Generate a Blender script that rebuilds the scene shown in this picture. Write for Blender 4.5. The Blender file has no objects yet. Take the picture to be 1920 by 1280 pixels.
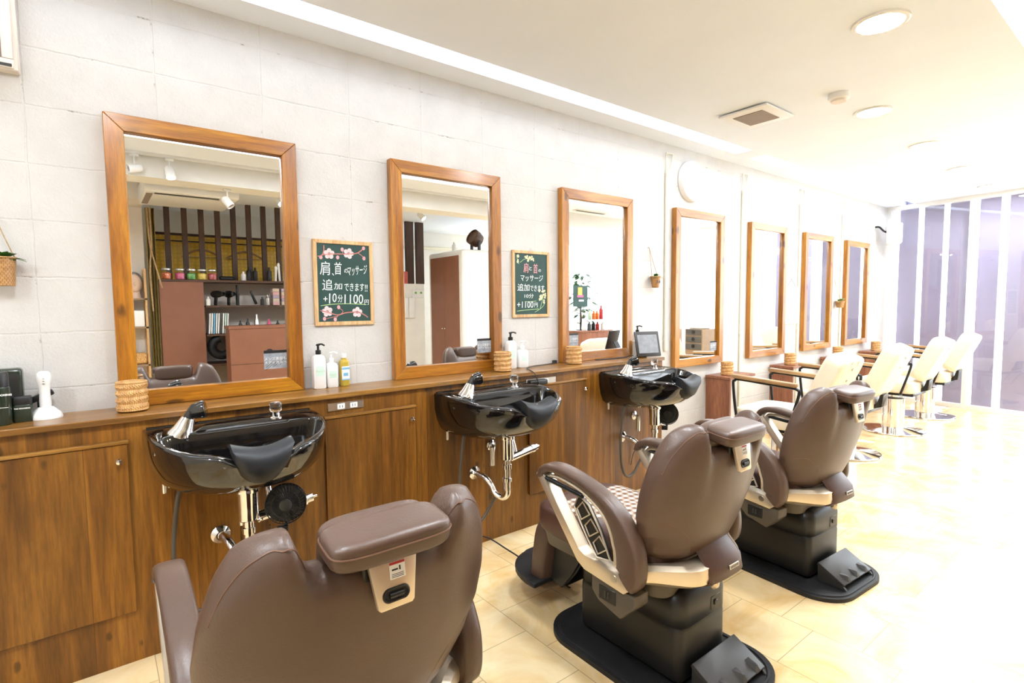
import bpy, bmesh, math, random
from mathutils import Vector, Matrix, noise
R_ = math.radians
PI = math.pi
sc = bpy.context.scene
COL = sc.collection
random.seed(7)

# ------------------------------------------------------------------ camera
CZ = 1.335
F_PX, YAW, PITCH, ROLL = 1003.0, R_(52.0), R_(-3.95), R_(-0.55)
fw = Vector((math.cos(YAW) * math.cos(PITCH), math.sin(YAW) * math.cos(PITCH), math.sin(PITCH)))
rt = Vector((math.sin(YAW), -math.cos(YAW), 0))
up = rt.cross(fw)
r2 = math.cos(ROLL) * rt + math.sin(ROLL) * up
u2 = -math.sin(ROLL) * rt + math.cos(ROLL) * up
cd = bpy.data.cameras.new('camera')
cd.sensor_width = 36.0
cd.lens = F_PX / 1920 * 36.0
cd.clip_start = 0.02
cam = bpy.data.objects.new('camera', cd)
COL.objects.link(cam)
m = Matrix((r2, u2, -fw)).transposed().to_4x4()
m.translation = Vector((0, 0, CZ))
cam.matrix_world = m
sc.camera = cam

# ------------------------------------------------------------------ sky, exposure
w = bpy.data.worlds.new('sky')
sc.world = w
w.use_nodes = True
w.node_tree.nodes['Background'].inputs[0].default_value = (0.87, 0.93, 1.0, 1)
w.node_tree.nodes['Background'].inputs[1].default_value = 1.75
vs = sc.view_settings
vs.view_transform = 'Standard'
vs.look = 'None'
vs.gamma = 1.0
vs.use_curve_mapping = False
vs.exposure = 2.38
cy = sc.cycles
cy.use_denoising = True
cy.max_bounces = 10
cy.diffuse_bounces = 5
cy.glossy_bounces = 6
cy.transmission_bounces = 8
cy.transparent_max_bounces = 8
cy.caustics_reflective = False
cy.caustics_refractive = False
cy.sample_clamp_indirect = 8.0
L_COVE, L_DOWN, L_SPOT = 1.7, 68.0, 40.0

# ------------------------------------------------------------------ materials
MATS = {}


def _nt(name):
    mt = bpy.data.materials.new(name)
    mt.use_nodes = True
    nt = mt.node_tree
    b = nt.nodes['Principled BSDF']
    MATS[name] = mt
    return mt, nt, b


def N(nt, t, **kw):
    n = nt.nodes.new(t)
    for k, v in kw.items():
        setattr(n, k, v)
    return n


def mth(nt, op, a, b=None, c=None):
    n = nt.nodes.new('ShaderNodeMath')
    n.operation = op
    for i, v in enumerate((a, b, c)):
        if v is None:
            continue
        if isinstance(v, (int, float)):
            n.inputs[i].default_value = v
        else:
            nt.links.new(v, n.inputs[i])
    return n.outputs[0]


def mixc(nt, fac, a, b, mode='MIX'):
    n = nt.nodes.new('ShaderNodeMix')
    n.data_type = 'RGBA'
    n.blend_type = mode
    for i, v in ((0, fac), (6, a), (7, b)):
        if isinstance(v, (int, float)):
            n.inputs[i].default_value = v
        elif isinstance(v, tuple):
            n.inputs[i].default_value = (*v[:3], 1)
        else:
            nt.links.new(v, n.inputs[i])
    return n.outputs[2]


def ramp(nt, fac, stops):
    n = nt.nodes.new('ShaderNodeValToRGB')
    e = n.color_ramp.elements
    while len(e) < len(stops):
        e.new(0.5)
    for x, (p, c) in zip(e, stops):
        x.position = p
        x.color = (*c, 1) if isinstance(c, tuple) else (c, c, c, 1)
    nt.links.new(fac, n.inputs[0])
    return n.outputs[0]


def noise_tex(nt, vec, scale, detail=3, rough=0.5, dist=0.0):
    n = nt.nodes.new('ShaderNodeTexNoise')
    n.inputs['Scale'].default_value = scale
    n.inputs['Detail'].default_value = detail
    n.inputs['Roughness'].default_value = rough
    n.inputs['Distortion'].default_value = dist
    if vec is not None:
        nt.links.new(vec, n.inputs['Vector'])
    return n


def objco(nt, scale=(1, 1, 1), rnd=True):
    tc = nt.nodes.new('ShaderNodeTexCoord')
    mp = nt.nodes.new('ShaderNodeMapping')
    mp.inputs['Scale'].default_value = scale
    nt.links.new(tc.outputs['Object'], mp.inputs['Vector'])
    if rnd:
        oi = nt.nodes.new('ShaderNodeObjectInfo')
        cx = nt.nodes.new('ShaderNodeCombineXYZ')
        for i, k in enumerate((17.3, 31.7, 9.1)):
            nt.links.new(mth(nt, 'MULTIPLY', oi.outputs['Random'], k), cx.inputs[i])
        nt.links.new(cx.outputs[0], mp.inputs['Location'])
    return mp.outputs[0], tc


def bump(nt, b, h, strength=0.3, dist=0.01):
    n = nt.nodes.new('ShaderNodeBump')
    n.inputs['Strength'].default_value = strength
    n.inputs['Distance'].default_value = dist
    nt.links.new(h, n.inputs['Height'])
    nt.links.new(n.outputs[0], b.inputs['Normal'])


def flat(name, col, rough=0.5, metal=0.0, spec=0.5, coat=0.0, var=0.06, vs_=12.0, bmp=0.0, bs=200.0, emit=None, es=1.0, trans=0.0, ior=1.45, alpha=1.0):
    """procedural material: base colour with a slight noise variation, optional fine grain bump"""
    mt, nt, b = _nt(name)
    v, _ = objco(nt, rnd=False)
    if var:
        n = noise_tex(nt, v, vs_, 4)
        k = ramp(nt, n.outputs[0], [(0.3, 1 - var), (0.7, 1 + var)])
        c = mixc(nt, 1.0, col, k, 'MULTIPLY')
        nt.links.new(c, b.inputs['Base Color'])
    else:
        b.inputs['Base Color'].default_value = (*col, 1)
    b.inputs['Roughness'].default_value = rough
    b.inputs['Metallic'].default_value = metal
    b.inputs['Specular IOR Level'].default_value = spec
    b.inputs['Coat Weight'].default_value = coat
    b.inputs['Coat Roughness'].default_value = 0.06
    b.inputs['Transmission Weight'].default_value = trans
    b.inputs['IOR'].default_value = ior
    b.inputs['Alpha'].default_value = alpha
    if emit:
        b.inputs['Emission Color'].default_value = (*emit, 1)
        b.inputs['Emission Strength'].default_value = es
    if bmp:
        n2 = noise_tex(nt, v, bs, 3)
        bump(nt, b, n2.outputs[0], bmp, 0.002)
    return mt


def wood(name, dark, mid, light, axis='z', rough=0.4, coat=0.0, knots=0.5, plank=0.0, pax='x', sc_=1.0, seams=False, kz=1.0):
    mt, nt, b = _nt(name)
    a = {'x': (1.0, 14, 14), 'y': (14, 1.0, 14), 'z': (14, 14, 1.0)}[axis]
    v, tc = objco(nt, tuple(k * sc_ for k in a))
    n1 = noise_tex(nt, v, 1.1, 6, 0.6, 0.7)
    c = ramp(nt, n1.outputs[0], [(0.3, dark), (0.52, mid), (0.72, light)])
    v2, _ = objco(nt, tuple(k * 5 * sc_ for k in a))
    n2 = noise_tex(nt, v2, 1.6, 5, 0.7)
    c = mixc(nt, 0.75, c, ramp(nt, n2.outputs[0], [(0.36, 0.60), (0.62, 1.12)]), 'MULTIPLY')
    if knots:
        ks = {'x': (6.5, 14, 14), 'y': (14, 6.5, 14), 'z': (14, 14, 6.5)}[axis]
        v3, _ = objco(nt, tuple(k * kz for k in ks))
        vo = nt.nodes.new('ShaderNodeTexVoronoi')
        vo.inputs['Scale'].default_value = 1.0
        n3 = noise_tex(nt, v3, 2.5, 4)
        nt.links.new(mixc(nt, 0.16, v3, n3.outputs[1]), vo.inputs['Vector'])
        sp = nt.nodes.new('ShaderNodeSeparateColor')
        nt.links.new(vo.outputs['Color'], sp.inputs[0])
        on = mth(nt, 'GREATER_THAN', sp.outputs[0], 0.60 if kz < 1.5 else 0.86)
        k = ramp(nt, vo.outputs['Distance'], [(0.0, 1.0), (0.15, 0.85), (0.24, 0.0)])
        kf = mth(nt, 'MULTIPLY', mth(nt, 'MULTIPLY', k, on), knots)
        c = mixc(nt, kf, c, tuple(x * 0.22 for x in dark))
        v4, _ = objco(nt, {'x': (1.2, 75, 75), 'y': (75, 1.2, 75), 'z': (75, 75, 1.2)}[axis])
        n5 = noise_tex(nt, v4, 1.0, 3, 0.55, 0.3)
        ck = ramp(nt, n5.outputs[0], [(0.66, 0.0), (0.70, 1.0)])
        c = mixc(nt, mth(nt, 'MULTIPLY', ck, 0.55 * min(1.0, knots)), c, tuple(x * 0.3 for x in dark))
    if plank:
        sx = nt.nodes.new('ShaderNodeSeparateXYZ')
        nt.links.new(tc.outputs['Object'], sx.inputs[0])
        q = mth(nt, 'DIVIDE', sx.outputs['XYZ'.index(pax.upper())], plank)
        fl = mth(nt, 'FLOOR', q)
        wn = nt.nodes.new('ShaderNodeTexWhiteNoise')
        wn.noise_dimensions = '1D'
        nt.links.new(fl, wn.inputs['W'])
        c = mixc(nt, 1.0, c, ramp(nt, wn.outputs[0], [(0.0, 0.78), (1.0, 1.18)]), 'MULTIPLY')
        if seams:
            fr = mth(nt, 'FRACT', q)
            ed = mth(nt, 'LESS_THAN', fr, 0.012)
            c = mixc(nt, mth(nt, 'MULTIPLY', ed, 0.5), c, tuple(x * 0.3 for x in dark))
    nt.links.new(c, b.inputs['Base Color'])
    b.inputs['Roughness'].default_value = rough
    b.inputs['Coat Weight'].default_value = coat
    b.inputs['Coat Roughness'].default_value = 0.18
    bump(nt, b, n2.outputs[0], 0.12, 0.003)
    return mt


def emis(name, col, s):
    mt, nt, b = _nt(name)
    b.inputs['Base Color'].default_value = (*col, 1)
    b.inputs['Emission Color'].default_value = (*col, 1)
    b.inputs['Emission Strength'].default_value = s
    return mt


# painted concrete block wall with stack-bond joints
def block_wall(name, col=(0.61, 0.585, 0.55), ax=0):
    mt, nt, b = _nt(name)
    tc = nt.nodes.new('ShaderNodeTexCoord')
    sx = nt.nodes.new('ShaderNodeSeparateXYZ')
    nt.links.new(tc.outputs['Object'], sx.inputs[0])
    cx = nt.nodes.new('ShaderNodeCombineXYZ')
    nw = noise_tex(nt, tc.outputs['Object'], 7, 3)
    wob = mth(nt, 'MULTIPLY_ADD', nw.outputs[0], 0.016, -0.008)
    nt.links.new(mth(nt, 'ADD', mth(nt, 'ADD', sx.outputs[ax], 10 * 0.403 - 0.242), wob), cx.inputs[0])
    nt.links.new(mth(nt, 'ADD', mth(nt, 'ADD', sx.outputs[2], 2.07 - 0.2095 * 1 + 0.0), wob), cx.inputs[1])
    br = nt.nodes.new('ShaderNodeTexBrick')
    br.offset = 0.0
    br.inputs['Scale'].default_value = 1.0
    br.inputs['Mortar Size'].default_value = 0.0045
    br.inputs['Mortar Smooth'].default_value = 0.6
    br.inputs['Brick Width'].default_value = 0.403
    br.inputs['Row Height'].default_value = 0.207
    nt.links.new(cx.outputs[0], br.inputs['Vector'])
    joint = br.outputs['Fac']
    n1 = noise_tex(nt, tc.outputs['Object'], 55, 5, 0.65)
    n2 = noise_tex(nt, tc.outputs['Object'], 9, 3)
    n3 = noise_tex(nt, tc.outputs['Object'], 13, 4, 0.6)
    base = mixc(nt, 1.0, col, ramp(nt, n2.outputs[0], [(0.3, 0.96), (0.7, 1.03)]), 'MULTIPLY')
    # cracks and chipped spots only along joints
    patch = ramp(nt, n3.outputs[0], [(0.56, 0.0), (0.66, 1.0)])
    fine = ramp(nt, n1.outputs[0], [(0.50, 0.0), (0.62, 1.0)])
    j = ramp(nt, joint, [(0.45, 0.0), (0.95, 1.0)])
    ck = mth(nt, 'MULTIPLY', mth(nt, 'MULTIPLY', j, patch), fine)
    ck = mth(nt, 'MULTIPLY', ck, 0.8)
    base = mixc(nt, ck, base, (0.16, 0.12, 0.08))
    nt.links.new(base, b.inputs['Base Color'])
    b.inputs['Roughness'].default_value = 0.75
    n4 = noise_tex(nt, tc.outputs['Object'], 130, 3, 0.7)
    h = mth(nt, 'ADD', mth(nt, 'MULTIPLY_ADD', n4.outputs[0], 0.35, mth(nt, 'MULTIPLY', n1.outputs[0], 0.6)), mth(nt, 'MULTIPLY', joint, -0.5))
    h = mth(nt, 'ADD', h, mth(nt, 'MULTIPLY', n2.outputs[0], 0.4))
    bump(nt, b, h, 0.45, 0.008)
    return mt


def floor_mat(name):
    mt, nt, b = _nt(name)
    tc = nt.nodes.new('ShaderNodeTexCoord')
    sx = nt.nodes.new('ShaderNodeSeparateXYZ')
    nt.links.new(tc.outputs['Object'], sx.inputs[0])
    cx = nt.nodes.new('ShaderNodeCombineXYZ')
    nt.links.new(mth(nt, 'ADD', sx.outputs[1], 10 * 0.303 - 1.633 + 0.303 * 4), cx.inputs[0])
    nt.links.new(mth(nt, 'ADD', sx.outputs[0], 20 * 0.303 - 1.334), cx.inputs[1])
    br = nt.nodes.new('ShaderNodeTexBrick')
    br.offset = 0.42
    br.inputs['Scale'].default_value = 1.0
    br.inputs['Mortar Size'].default_value = 0.0016
    br.inputs['Mortar Smooth'].default_value = 0.1
    br.inputs['Brick Width'].default_value = 0.303
    br.inputs['Row Height'].default_value = 0.303
    br.inputs['Color1'].default_value = (0.0, 0.0, 0.0, 1)
    br.inputs['Color2'].default_value = (1, 1, 1, 1)
    nt.links.new(cx.outputs[0], br.inputs['Vector'])
    n1 = noise_tex(nt, tc.outputs['Object'], 3.0, 6, 0.62, 1.4)
    c = ramp(nt, n1.outputs[0], [(0.28, (0.70, 0.44, 0.17)), (0.5, (0.80, 0.60, 0.32)), (0.72, (0.85, 0.71, 0.45))])
    c = mixc(nt, 0.5, c, ramp(nt, br.outputs['Color'], [(0.0, 0.88), (1.0, 1.08)]), 'MULTIPLY')
    c = mixc(nt, mth(nt, 'MULTIPLY', br.outputs['Fac'], 0.62), c, (0.24, 0.15, 0.07))
    nt.links.new(c, b.inputs['Base Color'])
    n2 = noise_tex(nt, tc.outputs['Object'], 25, 3)
    nt.links.new(mth(nt, 'MULTIPLY_ADD', n2.outputs[0], 0.10, 0.15), b.inputs['Roughness'])
    b.inputs['Specular IOR Level'].default_value = 0.55
    bump(nt, b, br.outputs['Fac'], 0.1, 0.002)
    return mt


def rattan_mat(name, n=44, row=0.0216, c0=(0.50, 0.25, 0.075), c1=(0.74, 0.43, 0.16), dark=(0.16, 0.065, 0.015), rings=False):
    mt, nt, b = _nt(name)
    tc = nt.nodes.new('ShaderNodeTexCoord')
    sx = nt.nodes.new('ShaderNodeSeparateXYZ')
    nt.links.new(tc.outputs['Object'], sx.inputs[0])
    ang = mth(nt, 'MULTIPLY', mth(nt, 'ARCTAN2', sx.outputs[1], sx.outputs[0]), n / (2 * PI))
    zr = mth(nt, 'DIVIDE', sx.outputs[2], row)
    par = mth(nt, 'MULTIPLY', mth(nt, 'MODULO', mth(nt, 'FLOOR', zr), 2.0), 0.5)
    fa = mth(nt, 'ABSOLUTE', mth(nt, 'SUBTRACT', mth(nt, 'FRACT', mth(nt, 'ADD', ang, mth(nt, 'ADD', par, 40.0))), 0.5))
    fz = mth(nt, 'ABSOLUTE', mth(nt, 'SUBTRACT', mth(nt, 'FRACT', zr), 0.5))
    gap = mth(nt, 'MAXIMUM', ramp(nt, fa, [(0.30, 0.0), (0.46, 1.0)]), ramp(nt, fz, [(0.36, 0.0), (0.5, 0.55)]))
    n1 = noise_tex(nt, tc.outputs['Object'], 60, 3)
    c = ramp(nt, n1.outputs[0], [(0.3, c0), (0.6, c1)])
    c = mixc(nt, mth(nt, 'MULTIPLY', gap, 0.55), c, dark)
    nt.links.new(c, b.inputs['Base Color'])
    b.inputs['Roughness'].default_value = 0.5
    bump(nt, b, gap, -0.6, 0.004)
    return mt


def check_mat(name):
    mt, nt, b = _nt(name)
    tc = nt.nodes.new('ShaderNodeTexCoord')
    sx = nt.nodes.new('ShaderNodeSeparateXYZ')
    nt.links.new(tc.outputs['Object'], sx.inputs[0])

    def st(o):
        return mth(nt, 'LESS_THAN', mth(nt, 'FRACT', mth(nt, 'DIVIDE', o, 0.034)), 0.5)
    s = mth(nt, 'ADD', st(sx.outputs[0]), st(sx.outputs[1]))
    c = ramp(nt, mth(nt, 'MULTIPLY', s, 0.5), [(0.0, (0.80, 0.74, 0.66)), (0.5, (0.42, 0.30, 0.22)), (1.0, (0.16, 0.09, 0.06))])
    nt.links.new(c, b.inputs['Base Color'])
    b.inputs['Roughness'].default_value = 0.9
    return mt


def lattice_mat(name):
    mt, nt, b = _nt(name)
    tc = nt.nodes.new('ShaderNodeTexCoord')
    vo = nt.nodes.new('ShaderNodeTexVoronoi')
    vo.inputs['Scale'].default_value = 22
    vo.inputs['Randomness'].default_value = 0.25
    nt.links.new(tc.outputs['Object'], vo.inputs['Vector'])
    n1 = noise_tex(nt, tc.outputs['Object'], 2.0, 2)
    c = ramp(nt, vo.outputs['Distance'], [(0.25, (0.88, 0.58, 0.03)), (0.5, (0.72, 0.43, 0.02))])
    c = mixc(nt, ramp(nt, n1.outputs[0], [(0.5, 0.0), (0.6, 0.5)]), c, (0.55, 0.36, 0.10))
    nt.links.new(c, b.inputs['Base Color'])
    b.inputs['Roughness'].default_value = 0.35
    return mt


M_WALL = block_wall('painted_block')
M_PLASTER = flat('white_plaster', (0.80, 0.775, 0.72), 0.8, var=0.03, vs_=5, bmp=0.15, bs=80)
M_CEIL = flat('ceiling_paint', (0.82, 0.87, 0.945), 0.85, var=0.015, vs_=3)
M_FLOOR = floor_mat('vinyl_tile')
M_CAB = wood('cabinet_veneer', (0.105, 0.036, 0.004), (0.235, 0.090, 0.009), (0.36, 0.155, 0.020), 'z', 0.38, 0.08, 0.75, plank=0.26, pax='x', seams=True, sc_=0.8, kz=1.7)
M_TOP = wood('worktop_wood', (0.14, 0.055, 0.009), (0.27, 0.120, 0.020), (0.38, 0.19, 0.040), 'x', 0.32, 0.25, 0.4)
M_FRZ = wood('frame_wood_upright', (0.22, 0.066, 0.004), (0.42, 0.152, 0.007), (0.55, 0.245, 0.012), 'z', 0.36, 0.4, 0.9)
M_FRX = wood('frame_wood_level', (0.22, 0.066, 0.004), (0.42, 0.157, 0.007), (0.55, 0.255, 0.012), 'x', 0.36, 0.4, 0.9)
M_SHELF = wood('red_brown_veneer', (0.20, 0.065, 0.028), (0.28, 0.10, 0.045), (0.36, 0.15, 0.07), 'z', 0.4, 0.1, 0.3)
M_BOARDF = wood('pale_pine', (0.55, 0.30, 0.12), (0.68, 0.42, 0.19), (0.76, 0.52, 0.27), 'z', 0.5, 0, 0.15)
M_SLAT = wood('dark_slat', (0.03, 0.011, 0.005), (0.055, 0.022, 0.010), (0.085, 0.036, 0.018), 'z', 0.5, 0, 0.2)
M_ARMW = wood('armrest_oak', (0.28, 0.15, 0.06), (0.42, 0.25, 0.11), (0.52, 0.33, 0.16), 'y', 0.4, 0.1, 0.1)
M_MIRROR = flat('mirror_glass', (0.93, 0.94, 0.93), 0.0, 1.0, var=0)
M_LEATHER = flat('brown_leather', (0.088, 0.051, 0.035), 0.36, spec=0.55, var=0.10, vs_=6, bmp=0.22, bs=230)
M_LEATHD = flat('dark_brown_leather', (0.075, 0.034, 0.024), 0.42, var=0.10, vs_=6, bmp=0.10, bs=260)
M_PIPING = flat('piping_brown', (0.15, 0.075, 0.045), 0.5, var=0.05)
M_CHAMP = flat('champagne_metal', (0.72, 0.62, 0.48), 0.33, 0.75, var=0.03)
M_TAUPE = flat('taupe_plastic', (0.085, 0.068, 0.05), 0.45, var=0.04)
M_BLACKP = flat('black_plastic', (0.012, 0.0115, 0.011), 0.38, var=0.1)
M_BLACKR = flat('black_rubber', (0.010, 0.010, 0.011), 0.55, var=0.2, vs_=20, bmp=0.2, bs=120)
M_GREYP = flat('charcoal_plastic', (0.034, 0.032, 0.030), 0.4, var=0.05)
M_CERAM = flat('black_ceramic', (0.006, 0.005, 0.0048), 0.06, spec=0.6, coat=0.6, var=0)
M_PAD = flat('neck_rubber', (0.017, 0.019, 0.022), 0.46, var=0.08)
M_CHROME = flat('chrome', (0.86, 0.86, 0.86), 0.07, 1.0, var=0)
M_STEEL = flat('brushed_steel', (0.62, 0.60, 0.56), 0.28, 1.0, var=0.03)
M_CRYSTAL = flat('crystal', (0.95, 0.97, 0.95), 0.02, 0, trans=1.0, ior=1.5, var=0)
M_WHITEP = flat('white_plastic', (0.82, 0.81, 0.79), 0.3, var=0.01)
M_WARMW = flat('warm_white_paint', (0.74, 0.66, 0.58), 0.5, var=0.02)
M_GREYPANEL = flat('grey_mesh_panel', (0.27, 0.21, 0.165), 0.6, var=0.04)
M_CREAM = flat('cream_vinyl', (0.80, 0.70, 0.53), 0.36, var=0.03, bmp=0.06, bs=240)
M_BLACKM = flat('black_steel', (0.015, 0.015, 0.016), 0.3, 0.3, var=0)
M_GREENB = flat('dark_green_bottle', (0.020, 0.030, 0.018), 0.22, coat=0.3, var=0.05)
M_CHALK = flat('chalkboard_green', (0.020, 0.060, 0.050), 0.6, var=0.25, vs_=5)
M_CHALKW = flat('white_chalk', (0.82, 0.86, 0.84), 0.9, var=0.1, vs_=90)
M_CHALKP = flat('pink_chalk', (0.80, 0.36, 0.38), 0.9, var=0.12, vs_=70)
M_CHALKPP = flat('pale_pink_chalk', (0.86, 0.60, 0.60), 0.9, var=0.12, vs_=70)
M_CHALKR = flat('branch_chalk', (0.52, 0.20, 0.17), 0.9, var=0.2, vs_=70)
M_CHALKY = flat('yellow_chalk', (0.82, 0.70, 0.42), 0.9, var=0.15, vs_=70)
M_CHALKG = flat('green_chalk', (0.50, 0.70, 0.30), 0.9, var=0.15, vs_=70)
M_LEAF = flat('leaf', (0.08, 0.20, 0.035), 0.35, var=0.25, vs_=30)
M_LEAFD = flat('dark_leaf', (0.028, 0.085, 0.014), 0.4, var=0.3, vs_=20)
M_LEAFP = flat('pale_leaf', (0.28, 0.42, 0.14), 0.35, var=0.25, vs_=30)
M_RATTAN = rattan_mat('rattan')
M_RATTD = rattan_mat('dark_wicker', 22, 0.0075, (0.36, 0.17, 0.05), (0.52, 0.28, 0.10), (0.08, 0.03, 0.01))
M_ROPE = flat('jute_rope', (0.42, 0.28, 0.15), 0.8, var=0.2, vs_=60)
M_CHECK = check_mat('gingham')
M_LATT = lattice_mat('mustard_lattice')
M_CONDUIT = flat('ivory_conduit', (0.72, 0.68, 0.54), 0.5, var=0.02)
M_SCREEN = flat('tablet_screen', (0.30, 0.31, 0.33), 0.12, var=0.15, vs_=30)
M_STICK = flat('grey_sticker', (0.30, 0.32, 0.35), 0.5, var=0.2, vs_=40)
M_INK = flat('black_ink', (0.012, 0.012, 0.012), 0.5, var=0)
M_PAPER = flat('white_paper', (0.82, 0.82, 0.80), 0.6, var=0.02)
M_PALEGREEN = flat('pale_green_label', (0.60, 0.76, 0.66), 0.5, var=0.05)
M_YELLOWLIQ = flat('yellow_lotion', (0.72, 0.52, 0.08), 0.1, trans=0.35, var=0.02)
M_BLUE = flat('blue_label', (0.20, 0.46, 0.68), 0.5, var=0.1)
M_RED = flat('red_plastic', (0.45, 0.03, 0.03), 0.35, var=0.1)
M_ORANGE = flat('orange_candy', (0.75, 0.16, 0.03), 0.35, var=0.3, vs_=50)
M_PINK = flat('pink_candy', (0.72, 0.08, 0.22), 0.35, var=0.3, vs_=50)
M_GREEN = flat('green_candy', (0.10, 0.38, 0.06), 0.35, var=0.3, vs_=50)
M_YELLOW = flat('yellow_candy', (0.75, 0.52, 0.05), 0.35, var=0.3, vs_=50)
M_GLASSJ = flat('jar_glass', (0.95, 0.97, 0.97), 0.02, trans=0.9, ior=1.2, var=0)
M_SKIN = flat('mannequin_skin', (0.70, 0.50, 0.38), 0.5, var=0.03)
M_GREYH = flat('grey_hair', (0.25, 0.22, 0.20), 0.7, var=0.2)
M_CURT = flat('olive_curtain', (0.24, 0.17, 0.05), 0.8, var=0.15, vs_=14)
M_TEAL = flat('teal_plastic', (0.10, 0.42, 0.52), 0.4, var=0.05)
M_CARD = flat('kraft_board', (0.30, 0.20, 0.12), 0.7, var=0.08)
M_GREYD = flat('grey_drawer', (0.085, 0.078, 0.068), 0.5, var=0.08)
M_FABRICS = flat('striped_fabric_red', (0.55, 0.12, 0.10), 0.8, var=0.2, vs_=40)
M_SOAPG = flat('sage_bottle', (0.45, 0.60, 0.42), 0.3, var=0.03)
M_FACBOARD = flat('facade_board', (0.34, 0.30, 0.42), 0.6, var=0.08, vs_=1.5)  # mauve-grey tone carries the window's flare haze in the board colour
M_COVE = emis('cove_tube', (0.88, 0.94, 1.0), L_COVE)
M_DOWN = emis('downlight_diffuser', (0.87, 0.93, 1.0), L_DOWN)
M_SPOT = emis('spot_bulb', (1.0, 0.90, 0.72), L_SPOT)


def pane_mat(name):
    mt = bpy.data.materials.new(name)
    mt.use_nodes = True
    nt = mt.node_tree
    nt.nodes.clear()
    out = nt.nodes.new('ShaderNodeOutputMaterial')
    tr = nt.nodes.new('ShaderNodeBsdfTransparent')
    gl = nt.nodes.new('ShaderNodeBsdfGlossy')
    gl.inputs['Roughness'].default_value = 0.0
    tr.inputs[0].default_value = (0.97, 0.98, 0.985, 1)
    fr = nt.nodes.new('ShaderNodeFresnel')
    fr.inputs[0].default_value = 1.9
    mx = nt.nodes.new('ShaderNodeMixShader')
    ge = nt.nodes.new('ShaderNodeNewGeometry')
    nt.links.new(mth(nt, 'MULTIPLY', fr.outputs[0], mth(nt, 'SUBTRACT', 1.0, ge.outputs['Backfacing'])), mx.inputs[0])
    nt.links.new(tr.outputs[0], mx.inputs[1])
    nt.links.new(gl.outputs[0], mx.inputs[2])
    nt.links.new(mx.outputs[0], out.inputs[0])
    return mt


M_PANE = pane_mat('window_pane')


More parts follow.
